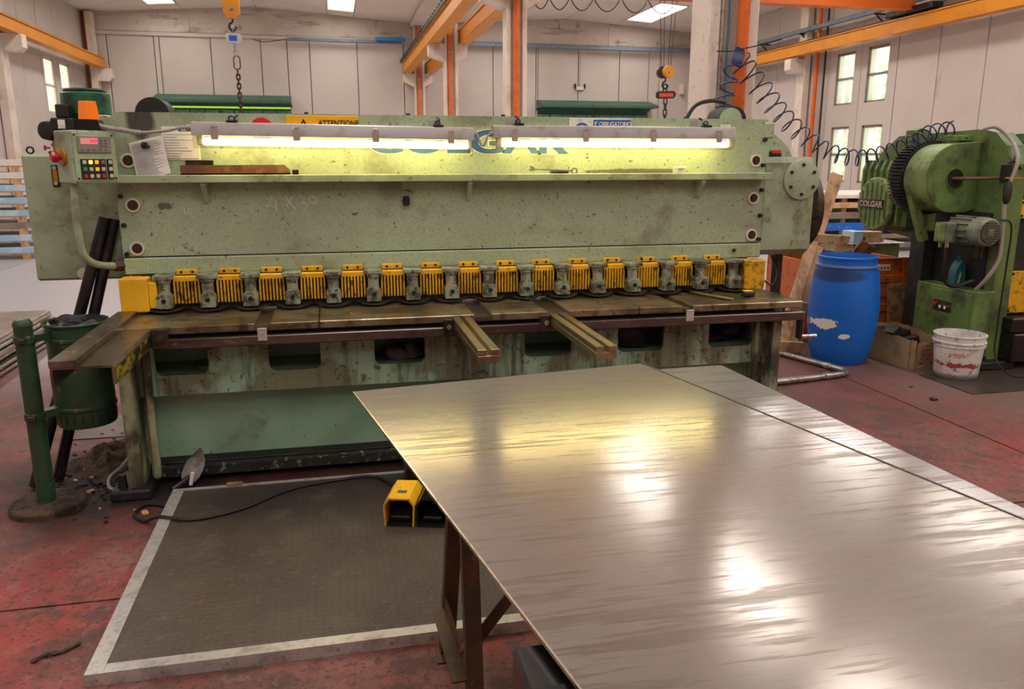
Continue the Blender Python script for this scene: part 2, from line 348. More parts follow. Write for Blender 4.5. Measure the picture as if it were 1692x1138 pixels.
def link(name, me, parent=None, kind=None, label=None):
    o = bpy.data.objects.new(name, me); COL.objects.link(o)
    if parent:
        o.parent = parent; LOC[o.name] = LOC.get(parent.name, (0, 0, 0))
    if kind: o['kind'] = kind
    if label: o['label'] = label
    return o

def thing(name, label, cat, loc=(0, 0, 0), rot=None, group=None, kind=None):
    o = bpy.data.objects.new(name, None); o.empty_display_size = .1; COL.objects.link(o); o.location = loc
    if rot: o.rotation_euler = rot; LOC[o.name] = (0, 0, 0)       # rotated things are written in their own coordinates
    else: LOC[o.name] = loc
    return tag(o, label, cat, group, kind)
def tag(o, label, cat=None, group=None, kind=None):
    o['label'] = label
    if cat: o['category'] = cat
    if group: o['group'] = group
    if kind: o['kind'] = kind
    return o
def centre(o):                                  # put a one-mesh thing's origin at its base
    vs = o.data.vertices; n = len(vs)
    c = Vector((sum(v.co.x for v in vs) / n, sum(v.co.y for v in vs) / n, min(v.co.z for v in vs)))
    o.data.transform(Matrix.Translation(-c)); o.location = c; return o
def copy_tree(o, parent=None, dx=(0, 0, 0)):
    c = o.copy(); COL.objects.link(c); c.parent = parent
    if parent: LOC[c.name] = LOC.get(parent.name, (0, 0, 0))
    c.location = Vector(o.location) + Vector(dx)
    for ch in list(o.children): copy_tree(ch, c)
    return c
def text(body, size, loc, material, parent, name='lettering', rot=(R(90), 0, 0), xs=1., bold=0., ext=.0015, align='LEFT'):
    cu = bpy.data.curves.new('t', 'FONT'); cu.body = body; cu.size = size; cu.extrude = ext; cu.offset = bold; cu.align_x = align
    ob = bpy.data.objects.new('t', cu); me = bpy.data.meshes.new_from_object(ob); bpy.data.objects.remove(ob)
    off = Vector(LOC.get(parent.name, (0, 0, 0)))
    from mathutils import Euler
    me.transform(Matrix.Translation(Vector(loc) - off) @ Euler(rot).to_matrix().to_4x4() @ Matrix.Diagonal((xs, 1, 1, 1)))
    me.materials.clear(); me.materials.append(MATS[material]); return link(name, me, parent)
def rrect(x0, x1, z0, z1, r, n=5):
    P = []
    for cx, cz, a in ((x1 - r, z1 - r, 0), (x0 + r, z1 - r, 90), (x0 + r, z0 + r, 180), (x1 - r, z0 + r, 270)):
        P += [(cx + r * math.cos(R(a + 90 * i / n)), cz + r * math.sin(R(a + 90 * i / n))) for i in range(n + 1)]
    return P
def spline(pts, n=12):
    pts = [Vector(p) for p in pts]; out = []
    for i in range(len(pts) - 1):
        a = pts[max(i - 1, 0)]; b = pts[i]; c = pts[i + 1]; d = pts[min(i + 2, len(pts) - 1)]
        for k in range(n):
            t = k / n
            out.append(.5 * ((2 * b) + (c - a) * t + (2 * a - 5 * b + 4 * c - d) * t * t + (3 * b - a - 3 * c + d) * t ** 3))
    out.append(pts[-1]); return out
def ring(c, r, n=24, ax=('x', 'z')):
    o = []
    for i in range(n):
        v = Vector(c); setattr(v, ax[0], getattr(v, ax[0]) + r * math.cos(2 * math.pi * i / n)); setattr(v, ax[1], getattr(v, ax[1]) + r * math.sin(2 * math.pi * i / n)); o.append(v)
    return o

#==SETTING==
XL, XM, XR, YB, YF = -7.7, 3.16, 14.1, 30.0, -10.0
def struct(name, label, material, mb, **k):
    return tag(mb.build(name, material, **k), label, None, None, 'structure')
# floor: cast slabs with open joints on a dark sub-base
floor = struct('floor', 'worn red painted concrete floor of the workshop hall', 'floor_base', MB().box(XL - .3, XR + .3, YF - .3, YB + .3, -.2, -.02), smooth=0)
xs = [XL, -6.58, -1.38 - .0, 3.82, 9.02, XR]; ys = [YF, -7.365, -2.165, 3.035, 8.235, 13.435, 18.635, 23.835, YB]
xs = [XL, -5.0, 3.82, 9.02, XR]
for i in range(len(xs) - 1):
    for j in range(len(ys) - 1):
        MB().box(xs[i] + .007, xs[i + 1] - .007, ys[j] + .007, ys[j + 1] - .007, -.02, 0).build('slab', 'floor', floor, smooth=0)
# back wall with vertical panels, a fascia band and doors
wb = struct('wall_back', 'white concrete panel wall at the far end of the hall', 'wall_back', MB().box(XL - .3, XR + .3, YB + .12, YB + .3, -.1, 7.2), smooth=0)
D1 = (-5.6, -1.32, 0, 3.55); D2 = (7.6, 11.95, 0, 3.6)
pj = [XL] + [-7.05 + 1.62 * i for i in range(13)] + [XR]
pj = [p for p in pj if p <= XR]
for a, b in zip(pj[:-1], pj[1:]):
    if b - a < .1: continue
    for (x0, x1, z0) in ([(a, b, 0)] if not any(b > d[0] and a < d[1] for d in (D1, D2)) else
        [q for d in (D1, D2) if b > d[0] and a < d[1] for q in ((a, min(b, d[0]), 0), (max(a, d[0]), min(b, d[1]), d[3]), (max(a, d[1]), b, 0))]):
        if x1 - x0 > .06: MB().box(x0 + .012, x1 - .012, YB, YB + .12, z0, 5.72, .012).build('panel', 'wall', wb, smooth=0)
for c in (-2.27, 8.63):
    z = lambda x: 6.33 + .36 * (1 - abs(x - c) / 5.43)
    for a, b in ((c - 5.43, c - 2.1), (c - 2.1, c + 1.6), (c + 1.6, c + 5.43)):
        MB().prism([(a + .06, 5.80), (b - .06, 5.80), (b - .06, z(b) - .1)] + ([(c, z(c) - .1)] if a < c < b else []) + [(a + .06, z(a) - .1)], 'y', YB - .03, YB + .12).build('fascia_panel', 'wall_band', wb, smooth=0)
    MB().prism([(c - 5.43, 5.72), (c + 5.43, 5.72), (c + 5.43, z(c + 5.43)), (c, z(c)), (c - 5.43, z(c - 5.43)), ], 'y', YB - .005, YB + .12).build('fascia', 'wall_band', wb, smooth=0)
    MB().box(c - 5.43, c + 5.43, YB - .08, YB, 5.66, 5.78, .01).build('ledge', 'wall', wb, smooth=0)
for k, (d, lab) in enumerate(((D1, 'green corrugated hall door with canopy behind the hanging chain'), (D2, 'green corrugated hall door with canopy behind the red crane scale'))):
    dr = thing('door_%d' % (k + 1), lab, None, ((d[0] + d[1]) / 2, YB, 0), kind='structure')
    n = 9; st = (d[1] - d[0]) / n
    for i in range(n):
        MB().box(d[0] + i * st + .012, d[0] + (i + 1) * st - .012, YB + .02, YB + .08, 0, 3.32, .015).build('leaf_panel', 'door_green', dr, smooth=0)
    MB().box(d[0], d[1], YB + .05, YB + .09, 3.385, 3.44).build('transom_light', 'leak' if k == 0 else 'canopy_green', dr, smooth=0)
    cz = 3.52
    MB().prism([(YB, cz), (YB, cz + .30), (YB - 1.0, cz + .08), (YB - 1.0, cz)], 'x', d[0] - .05, d[1] + .05).build('canopy', 'canopy_green', dr, smooth=0)
    MB().box(d[0] - .08, d[1] + .08, YB - .06, YB, cz - .07, cz, .01).build('canopy_rail', 'canopy_green', dr, smooth=0)
    MB().box(d[0], d[1], YB + .09, YB + .12, 0, 3.55).build('door_backing', 'canopy_green', dr, smooth=0)
# side walls: panels 1.45 m wide, windows cut as gaps between panel pieces
WINS = {'right': [(18.98, 19.84, 3.15, 4.57), (20.40, 21.22, 3.15, 4.55), (18.98, 19.84, 1.03, 2.56), (20.40, 21.22, 1.03, 2.56)],
        'left': [(25.62, 26.50, 2.95, 4.48), (27.02, 27.94, 2.95, 4.48)]}
wn = 0
WLAB = {'right': ['upper window on the right, beside the wide blank wall', 'upper window on the right, beside the orange downpipe', 'lower window on the right, nearer the ribbed press housing', 'lower window on the right, nearer the orange downpipe'],
        'left': ['tall narrow window on the left wall, further from the corner', 'tall narrow window on the left wall, closer to the corner']}
for side in ('right', 'left'):
    sg = 1 if side == 'right' else -1; X = XR if side == 'right' else XL
    wl = struct('wall_' + side, 'white concrete panel wall along the %s side of the hall' % side, 'wall_back',
                MB().holes([(YF, -.1), (YB + .2, -.1), (YB + .2, 7.2), (YF, 7.2)], [[(a, c), (b, c), (b, d), (a, d)] for a, b, c, d in WINS[side]], 'x', X + sg * .12, X + sg * .25), smooth=0)
    j0 = 15.75 if side == 'right' else 15.23
    js = [j0 + 1.45 * i for i in range(-17, 11)] if side == 'right' else [j0 + 1.456 * i for i in range(-17, 11)]
    js = [YF] + [j for j in js if YF + .2 < j < YB - .1] + [YB]
    for a, b in zip(js[:-1], js[1:]):
        hit = sorted([q for q in WINS[side] if q[0] > a and q[1] < b], key=lambda q: q[2])
        if not hit:
            MB().box(X, X + sg * .12, a + .01, b - .01, 0, 6.9, .012).build('panel', 'wall', wl, smooth=0); continue
        z = 0
        mb = MB()
        mb.holes([(a + .01, 0), (b - .01, 0), (b - .01, 6.9), (a + .01, 6.9)], [[(q[0], q[2]), (q[1], q[2]), (q[1], q[3]), (q[0], q[3])] for q in hit], 'x', X, X + sg * .12)
        mb.build('panel', 'wall', wl, smooth=0)
    for i, (a, b, c, d) in enumerate(WINS[side]):
        wn += 1
        wo = thing('window_%d' % wn, WLAB[side][i], None, (X + sg * .06, (a + b) / 2, c), kind='structure')
        fm = 'frame_grey' if side == 'right' else 'frame_white'; t = .05; xa, xb = X + sg * .03, X + sg * .10; mid = (c + d) / 2
        mb = MB(); mb.box(xa, xb, a, a + t, c, d); mb.box(xa, xb, b - t, b, c, d); mb.box(xa, xb, a, b, c, c + t); mb.box(xa, xb, a, b, d - t * 1.4, d); mb.box(xa, xb, a, b, mid - .03, mid + .03)
        mb.build('window_frame', fm, wo, smooth=0)
        for z0, z1 in ((c + t, mid - .03), (mid + .03, d - t * 1.4)):
            MB().box(X + sg * .06, X + sg * .066, a + t, b - t, z0, z1).build('pane', 'glass', wo, smooth=0)
wf = struct('wall_front', 'plain white wall at the near end of the hall', 'wall', MB().box(XL - .3, XR + .3, YF - .2, YF, -.1, 7.2), smooth=0)
# ceiling: precast strips with skylight openings
def zc(x):
    c = -2.27 if x <= XM else 8.63
    return 6.33 + .36 * (1 - min(abs(x - c), 5.43) / 5.43)
B = {0: [XL, -5.5, -4.6, -2.27, .08, .98, XM - .25], 1: [XM + .25, 5.42, 6.45, 8.63, 10.55, 11.55, XR]}
back = MB(); strips = []; sky = []
for bay in (0, 1):
    for a, b in zip(B[bay][:-1], B[bay][1:]):
        yy = [(YF, YB)]
        if b - a < 1.1:
            st = [25.7 - 4.1 * k for k in range(9)]; off = -.55 if bay == 1 and a < 8 else 0
            sl = sorted([(s + off, s + off + 3.2) for s in st if s + off > YF + 1]); yy = []; y = YF
            for s in sl: yy.append((y, s[0])); y = s[1]; sky.append((a, b, s[0], s[1]))
            yy.append((y, YB))
        for y0, y1 in yy: strips.append((a, b, y0, y1))
def slabz(mb, a, b, y0, y1, d0, d1, g=0.):
    za, zb = zc(a + 1e-4), zc(b - 1e-4)
    mb.prism([(a + g, za + d0), (b - g, zb + d0), (b - g, zb + d1), (a + g, za + d1)], 'y', y0 + g, y1 - g); return mb
for s in strips: slabz(back, *s, .09, .2)
back.box(XM - .25, XM + .25, YF, YB, 6.22, 6.6)
ceil = struct('ceiling', 'pale precast concrete roof with rectangular skylights', 'ceiling', back, smooth=0)
for s in strips: slabz(MB(), *s, 0, .09, .012).build('panel', 'ceiling', ceil, smooth=0)
for i, (a, b, y0, y1) in enumerate(sky):
    wn += 1
    o = thing('window_%d' % wn, 'frosted rectangular roof skylight pane set in the pale ceiling', None, ((a + b) / 2, (y0 + y1) / 2, zc((a + b) / 2) + .1), group='roof skylights', kind='structure')
    slabz(MB(), a, b, y0, y1, .13, .15).build('pane', 'skylight', o, smooth=0)
    mb = MB(); t = .04
    for (p, q, r_, s_) in ((a, a + t, y0, y1), (b - t, b, y0, y1), (a, b, y0, y0 + t), (a, b, y1 - t, y1)): slabz(mb, p, q, r_, s_, -.02, .12)
    mb.build('frame', 'frame_white', o, smooth=0)
# shrubs outside the right windows
bush = thing('garden_shrub', 'pale green shrubs outside the windows on the right', 'shrub', (18, 20, 0))
rd = random.Random(3); mb = MB(); trunk = MB()
for i in range(1500):
    c = Vector((rd.uniform(17.5, 20), rd.uniform(17, 30), rd.uniform(.2, 6.2))); a = Vector((rd.uniform(-1, 1), rd.uniform(-1, 1), rd.uniform(-1, 1))).normalized(); b = a.cross(Vector((rd.uniform(-1, 1), rd.uniform(-1, 1), .3))).normalized(); s = rd.uniform(.10, .22)
    mb.add([c - a * s, c - b * s * .5, c + a * s, c + b * s * .5], [(0, 1, 2, 3)])
mb.build('foliage', 'leaf_b', bush, smooth=0, kind='stuff')
for y in (18, 21, 24, 27): MB().tube([(18.6, y, 0), (18.7, y + .2, 2), (18.5, y + .1, 4.5)], .07, 6).build('stem', 'wood_dark', bush)

# columns, downpipes, crane runway
CL = ['concrete column beside the shear carrying the coiled blue hose', 'concrete column in mid hall with an orange downpipe in its groove', 'concrete column with double corbels carrying the yellow crane beams', 'concrete column against the far wall under the crane beam end']
for k, (y, x0, x1) in enumerate(((6.45, 3.10, 3.53), (14.2, 3.05, 3.40), (22.0, 3.04, 3.39), (29.6, 3.0, 3.37))):
    t = thing('concrete_column', CL[k], 'column', ((x0 + x1) / 2, y, 0))
    wdt = (x1 - x0); MB().box(x0, x0 + wdt * .20, y, y + .40, 0, 6.22, .015).build('flange', 'concrete', t, smooth=0)
    MB().box(x1 - wdt * .25, x1, y, y + .40, 0, 6.22, .015).build('flange', 'concrete', t, smooth=0)
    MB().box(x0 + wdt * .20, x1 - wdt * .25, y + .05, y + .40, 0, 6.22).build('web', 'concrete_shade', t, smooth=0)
    if k >= 1:
        for xe, xa in ((2.63, x0), (3.65, x1)):
            MB().prism([(xa, 4.62), (xe, 4.62), (xe, 4.33), (xa, 4.18)], 'y', y + .05, y + .42).build('corbel', 'concrete', t, smooth=0)
PL = ['thick orange downpipe on the column next to the blue coiled hose', 'orange downpipe on the column in mid hall', 'orange downpipe between the two yellow crane beams', 'orange downpipe on the column against the far wall']
for k, (x, y, r) in enumerate(((3.36, 6.40, .050), (3.20, 14.17, .05), (3.17, 21.97, .05), (3.15, 29.55, .05))):
    t = thing('downpipe', PL[k], 'pipe', (x, y, 0), group='orange downpipes')
    MB().cyl((x, y, 0), (x, y, 6.2), r, n=20).build('pipe', 'pipe_orange', t)
    for z in ((2.0, 4.4) if k else (.9, 3.4)):
        MB().cyl((x, y, z - .018), (x, y, z + .018), r + .012, n=20).build('clip', 'galvanised', t)
for side, x, y, lab in (('r', 13.95, 21.98, 'orange downpipe beside the windows on the right wall'), ('l', -7.60, 29.80, 'orange downpipe in the far left corner of the hall')):
    t = thing('downpipe', lab, 'pipe', (x, y, 0), group='orange downpipes')
    MB().cyl((x, y, 0), (x, y, 6.3), .06, n=16).build('pipe', 'pipe_orange', t)
    MB().cyl((x, y, 2.98), (x, y, 3.02), .075, n=16).build('clip', 'galvanised', t)
tag(centre(MB().tube([(13.98, 21.62, 0), (13.98, 21.62, 6.3)], .03, 8).build('conduit', 'cable_black')), 'thin dark conduit next to the orange pipe on the right wall', 'conduit')
for (x, y, s, lab) in ((13.95, 22.45, -1, 'white concrete corbel column on the right wall under the crane beam'), (-7.58, 22.0, 1, 'white concrete corbel at the left frame edge under the crane beam'), (-7.42, 29.5, 1, 'white concrete corbel in the far left corner under the crane beam')):
    t = thing('wall_corbel', lab, 'corbel', (x, y, 0))
    MB().box(x - .1, x + .1, y, y + .4, 0, 6.3, .01).build('pilaster', 'concrete', t, smooth=0)
    MB().prism([(x, 4.56), (x + s * .55, 4.56), (x + s * .55, 4.26), (x + s * .45, 4.16), (x, 4.16)], 'y', y + .02, y + .36).build('corbel', 'concrete', t, smooth=0)
def runway(x, y0, y1, z0, z1, wd, lab, rail=False):
    t = thing('crane_beam', lab, 'crane beam', (x, (y0 + y1) / 2, z0), group='yellow crane runway beams')
    MB().box(x - wd / 2, x + wd / 2, y0, y1, z0, z0 + .03, .004).build('bottom_flange', 'crane_yellow', t, smooth=0)
    MB().box(x - wd * .36, x + wd * .36, y0, y1, z0 + .03, z1 - .03).build('web', 'crane_yellow', t, smooth=0)
    MB().box(x - wd / 2, x + wd / 2, y0, y1, z1 - .03, z1, .004).build('top_flange', 'crane_yellow', t, smooth=0)
    MB().box(x - .03, x + .03, y0, y1, z1, z1 + .05).build('rail', 'steel_dark', t, smooth=0)
    if rail:
        mb = MB()
        MB().box(x - wd / 2 - .05, x - wd / 2 - .02, y0 - .1, y1, z1 - .02, z1 + .05).build('conductor_rail', 'black', t, smooth=0)
        for i in range(60): mb.box(x - wd / 2 - .055, x - wd / 2 - .015, y0 + i * .4, y0 + i * .4 + .12, z1 + .05, z1 + .10)
        mb.build('rail_insulators', 'black', t, smooth=0)
runway(-7.2, YF, 29.7, 4.56, 4.88, .26, 'yellow crane runway beam along the left wall')
runway(13.55, YF, 29.7, 4.62, 4.95, .26, 'yellow crane runway beam along the right wall')
runway(2.74, 8.4, 29.9, 4.62, 5.0, .30, 'yellow crane runway beam left of the middle columns, with dotted conductor rail', True)
runway(3.56, 8.4, 29.9, 4.62, 5.0, .28, 'yellow crane runway beam right of the middle columns')
t = thing('crane_girder', 'orange bridge crane girder resting on the right runway beam', 'crane girder', (8.6, 17.5, 5.0))
MB().box(3.55, 13.45, 17.3, 17.6, 5.052, 5.08).build('bottom_flange', 'crane_orange', t, smooth=0)
MB().box(3.55, 13.45, 17.36, 17.54, 5.08, 5.50).build('web', 'crane_orange', t, smooth=0)
MB().box(3.55, 13.45, 17.3, 17.6, 5.50, 5.53).build('top_flange', 'crane_orange', t, smooth=0)
MB().box(13.35, 13.68, 16.7, 18.3, 5.002, 5.14, .02).build('end_truck', 'steel_dark', t, smooth=0)
pts = []
fx = [3.75, 4.08, 4.414, 4.821, 5.313, 5.87, 6.494, 7.117, 7.8]
for i in range(len(fx) - 1):
    m = (fx[i] + fx[i + 1]) / 2
    for k in range(10):
        u = k / 10; x = fx[i] - (fx[i + 1] - fx[i]) / 2 + u * (fx[i + 1] - fx[i]); pts.append((x, 17.25, 5.02 - .30 * math.sin(math.pi * u) ** .8))
tag(centre(MB().tube(pts, .012, 6).build('festoon_cable', 'cable_black')), 'black cable hanging in loops below the crane girder', 'cable')
# bus bars on the far wall and right wall
tag(centre(MB().box(-1.28, 2.6, 29.62, 29.74, 5.60, 5.70, .01).build('busbar', 'busbar', smooth=0)), 'grey conductor bar on the far wall, left of the middle columns', 'busbar')
tag(centre(MB().box(3.5, XR - .2, 29.62, 29.74, 5.60, 5.74, .01).build('busbar', 'busbar', smooth=0)), 'grey conductor bar on the far wall, right of the middle columns', 'busbar')
tag(centre(MB().box(1.68, 2.72, 29.45, 29.6, 5.66, 5.78, .01).build('busbar_cover', 'busbar_blue', smooth=0)), 'bright blue cover strip on the far wall conductor bar', 'busbar cover')
tag(centre(MB().tube(spline([(-2.4, 29.85, 5.62), (-2.0, 29.8, 5.55), (-1.3, 29.7, 5.65)], 8), .012, 6).build('wall_cable', 'cable_black')), 'thin dark cable feeding the conductor bar on the far wall', 'cable')
t = thing('busbar', 'grey conductor bar on brackets above the crane beam on the right wall', 'busbar', (13.6, 21, 5.3))
MB().box(13.72, 13.82, 16, 29.4, 5.30, 5.42, .01).build('bar', 'busbar', t, smooth=0)
for y in (19.2, 22.6, 24.9, 27.4):
    MB().beam((14.08, y, 5.28), (13.7, y, 5.28), .04, .04).beam((14.08, y, 5.0), (13.75, y, 5.27), .03, .03).build('bracket', 'steel_dark', t, smooth=0)
t = thing('wall_socket', 'small white socket box on the far wall above the right canopy', 'socket', (9.2, 29.95, 4.2))
MB().box(9.05, 9.35, 29.88, 30, 4.18, 4.32, .02).build('box', 'frame_white', t, smooth=0)
for x in (9.0, 9.37): MB().box(x, x + .05, 29.9, 30, 4.25, 4.42, .01).build('plug', 'black', t, smooth=0)
MB().tube([(9.2, 29.95, 4.3), (9.2, 29.95, 5.5)], .012, 6).build('conduit', 'cable_grey', t)
tag(centre(MB().box(13.2, 13.35, 29.8, 30, 4.1, 4.5, .02).build('wall_box', 'frame_white', smooth=0)), 'small white box on the far wall by the column edge', 'box')

# ------------------------------------------------------------------ the plate shear
SH = thing('plate_shear', 'large green hydraulic plate shear with yellow finger guards', 'shear', (.72, 4.6, 0))
G = 'green'
bm_ = MB().prism([(-1.085, 1.157), (2.56, 1.157), (2.56, 1.885), (-1.04, 1.885), (-1.07, 1.87), (-1.085, 1.83)], 'y', 4.49, 4.62).build('ram_beam', G, SH, smooth=0)
MB().box(-1.085, 2.56, 4.478, 4.62, 1.062, 1.150, .006).build('lower_beam', G, SH, smooth=0)
MB().box(-1.08, 2.55, 4.50, 4.6, 1.148, 1.16).build('beam_joint', 'grease', SH, smooth=0)
MB().box(-1.155, -1.095, 4.52, 4.62, 1.76, 1.872, .008).build('end_plate', G, SH, smooth=0)
MB().box(2.535, 2.60, 4.48, 4.6, 1.775, 1.868, .008).build('end_plate', G, SH, smooth=0)
MB().box(-1.04, 2.52, 4.62, 5.25, 1.12, 1.84, .02).build('upper_frame', G, SH, smooth=0)
MB().box(-1.09, -1.0, 4.62, 5.3, .06, 1.80, .01).build('side_frame', 'green_dirty', SH, smooth=0)
MB().box(2.47, 2.56, 4.62, 5.3, .06, 1.80, .01).build('side_frame', 'green_dirty', SH, smooth=0)
MB().box(-1.06, 2.56, 4.39, 4.49, 1.535, 1.575, .004).build('shelf', 'green_dirty', SH, smooth=0)
for x in (-.65, .737, 2.12):
    MB().prism([(4.49, 1.535), (4.40, 1.535), (4.40, 1.52), (4.475, 1.43), (4.49, 1.43)], 'x', x - .012, x + .012).build('shelf_bracket', G, SH, smooth=0)
for x, z in ((-1.012, 1.647), (-1.012, 1.422), (-1.013, 1.20), (2.491, 1.646), (2.491, 1.424), (2.495, 1.201)):
    o = MB().lathe([(.037, 0), (.036, -.012), (.027, -.012), (.026, 0)], (x, 4.49, z), (0, 1, 0), 20, False).build('bushing', 'ring', SH)
    MB().cyl((x, 4.492, z), (x, 4.482, z), .0255, n=18).cyl((x, 4.482, z), (x, 4.476, z), .014, n=6).build('bolt', 'bolt', o)
for x, z in ((-1.066, 1.468), (-1.066, 1.32), (-1.066, 1.17), (2.541, 1.767), (2.54, 1.618), (2.543, 1.471), (2.543, 1.318), (2.545, 1.174), (2.38, 1.11)):
    MB().cyl((x, 4.495, z), (x, 4.47, z), .014, .012, n=6).build('hex_bolt', 'black', SH)
for x in (-.55, -.12, .42, .95, 1.48, 2.05):
    MB().cyl((x, 4.54, 1.885), (x, 4.54, 1.897), .012, n=6).build('hex_bolt', 'black', SH)
MB().cyl((-.91, 4.66, 1.885), (-.91, 4.86, 1.885), .085, n=28).build('cylinder_cap', 'grease', SH)
o = MB().cyl((2.42, 4.66, 1.885), (2.42, 4.86, 1.885), .085, n=28).build('cylinder_cap', 'grease', SH)
MB().cyl((2.40, 4.655, 1.885), (2.40, 4.66, 1.885), .075, n=28).build('cap_face', G, o)
MB().tube(spline([(2.12, 4.7, 1.88), (2.18, 4.7, 1.97), (2.27, 4.68, 2.0), (2.36, 4.66, 1.99)], 6), .012, 8).build('hydraulic_hose', 'cable_black', SH)
# hold-down clamps and finger guards
def clamp(x):
    o = MB().box(x - .05, x + .05, 4.36, 4.48, 1.045, 1.066, .003).build('clamp_flange', 'clamp', SH, smooth=0)
    MB().lathe([(.036, 1.045), (.036, 1.03), (.030, 1.022), (.030, .955)], (x, 4.40, 0), n=18).build('clamp_cylinder', 'clamp', o)
    MB().prism([(x - .038, .897), (x + .038, .897), (x + .038, .955), (x + .026, .972), (x - .026, .972), (x - .038, .955)], 'y', 4.355, 4.44).build('clamp_boss', 'clamp', o, smooth=0)
    MB().cyl((x, 4.357, .937), (x, 4.347, .937), .013, n=6).build('clamp_bolt', 'black', o)
    vs = []; fs = []; n = 16
    for dz in (0, .006):
        for rr in (.05, .097):
            for i in range(n + 1):
                a = math.pi + math.pi * i / n; xx = math.cos(a) * rr
                vs.append((x + xx, 4.42 + math.sin(a) * rr * .95, .880 + dz + 1.4 * xx * xx))
    W = n + 1
    for i in range(n):
        fs += [(i, i + 1, W + i + 1, W + i), (2 * W + i, 2 * W + i + 1, 3 * W + i + 1, 3 * W + i), (W + i, W + i + 1, 3 * W + i + 1, 3 * W + i), (i, i + 1, 2 * W + i + 1, 2 * W + i)]
    fs += [(0, W, 3 * W, 2 * W), (n, W + n, 3 * W + n, 2 * W + n)]
    MB().add(vs, fs).build('clamp_pad', 'dark_metal', o)
    return o
c0 = clamp(-.884)
for i in range(1, 16): copy_tree(c0, SH, (.215 * i, 0, 0))
def guard(x):
    o = MB().box(x - .054, x + .054, 4.462, 4.476, 1.056, 1.087, .003).box(x - .066, x + .066, 4.415, 4.47, 1.028, 1.056, .004).build('finger_guard', 'yellow', SH, smooth=0)
    for dx in (-.028, .028): MB().cyl((x + dx, 4.466, 1.073), (x + dx, 4.456, 1.073), .007, n=8).build('screw', 'black', o)
    for k in range(8):
        xx = x - .061 + k * .0174; MB().box(xx - .0048, xx + .0048, 4.412, 4.430, .912, 1.03, .002).build('bar', 'yellow_dirty', o, smooth=0)
    MB().box(x - .062, x + .062, 4.432, 4.436, .915, 1.03).build('guard_backing', 'black', o, smooth=0)
    return o
g0 = guard(-.7765)
for i in range(1, 15): copy_tree(g0, SH, (.215 * i, 0, 0))
MB().box(-1.0, 2.45, 4.445, 4.6, .875, 1.06).build('blade_beam', 'grease', SH, smooth=0)
MB().box(-1.09, -.955, 4.35, 4.47, .885, 1.058, .004).box(-.955, -.915, 4.36, 4.46, .90, 1.035, .004).build('end_guard', 'yellow', SH, smooth=0)
MB().box(2.40, 2.535, 4.36, 4.47, .885, 1.060, .004).build('end_guard', 'yellow_end', SH, smooth=0)
# table
TP = [(-1.085, -.408), (-.336, -.103), (-.099, .684), (.776, 1.075), (1.19, 1.588), (1.592, 1.842), (1.902, 2.576)]
for a, b in TP: MB().box(a, b, 4.0, 4.62, .832, .87, .004).build('table_plate', 'table_steel', SH, smooth=0)
for a, b in ((-.408, -.336), (.684, .776), (1.075, 1.19), (1.842, 1.902)): MB().box(a, b, 4.01, 4.62, .832, .852).build('table_slot', 'table_edge', SH, smooth=0)
MB().box(-1.04, 2.5, 4.06, 4.62, .77, .832).build('table_bed', 'grease', SH, smooth=0)
MB().box(-.86, 2.576, 3.975, 4.03, .765, .813, .004).build('front_rail', 'table_edge', SH, smooth=0)
for x, y in ((-.812, 4.158), (-.528, 4.397), (.078, 4.176), (.314, 4.38), (1.0, 4.38), (1.415, 4.196), (2.012, 4.38), (2.34, 4.13)):
    o = MB().lathe([(.026, .870), (.026, .8715), (.018, .8715), (.018, .8705)], (x, y, 0), n=20).build('table_plug', 'bright_steel', SH)
    MB().cyl((x, y, .8702), (x, y, .871), .012, n=6).build('socket', 'black', o)
for x in (-.372, 1.872): MB().box(x - .022, x + .022, 3.962, 3.975, .79, .853, .002).build('slot_clip', 'aluminium', SH, smooth=0)
# squaring arm
a_ = MB().prism([(-1.108, .845), (-1.108, .785), (-1.099, .785), (-1.099, .855), (-.885, .855), (-.885, .785), (-.875, .785), (-.875, .852), (-.885, .865), (-1.10, .865)], 'y', 3.30, 4.0).build('squaring_arm', 'arm_dark', SH, smooth=0)
MB().box(-1.106, -1.012, 3.285, 4.34, .8655, .895, .003).build('fence_bar', 'arm_dark', a_, smooth=0)
for y in (3.42, 3.72, 3.98):
    MB().cyl((-1.075, y, .893), (-1.075, y, .899), .011, n=10).cyl((-1.05, y, .893), (-1.05, y, .899), .008, n=10).build('screw', 'bright_steel', a_)
MB().box(-.876, -.874, 3.32, 3.95, .79, .845).build('painted_edge', 'scraped', a_, smooth=0)
MB().box(-.875, -.80, 3.945, 3.978, .775, .872, .004).cyl((-.835, 3.945, .825), (-.835, 3.925, .825), .020, n=6).cyl((-.835, 3.925, .825), (-.835, 3.905, .825), .011, n=10).build('arm_bracket', 'dark_metal', a_)
# two support arms
for x, y0 in ((.565, 3.235), (1.075, 3.185)):
    o = MB().box(x, x + .095, y0, 3.975, .805, .838, .003).box(x, x + .038, y0, 3.975, .838, .866, .003).box(x + .057, x + .095, y0, 3.975, .838, .866, .003).build('support_arm', 'arm_steel', SH, smooth=0)
    MB().box(x - .05, x, 3.935, 3.975, .775, .862, .004).build('arm_bracket', 'dark_metal', o, smooth=0)
    MB().cyl((x - .025, 3.936, .825), (x - .025, 3.922, .825), .014, n=6).build('bolt', 'bright_steel', o)
    MB().cyl((x + .108, 3.95, .83), (x + .108, 3.92, .83), .010, n=6).build('bolt', 'bright_steel', o)
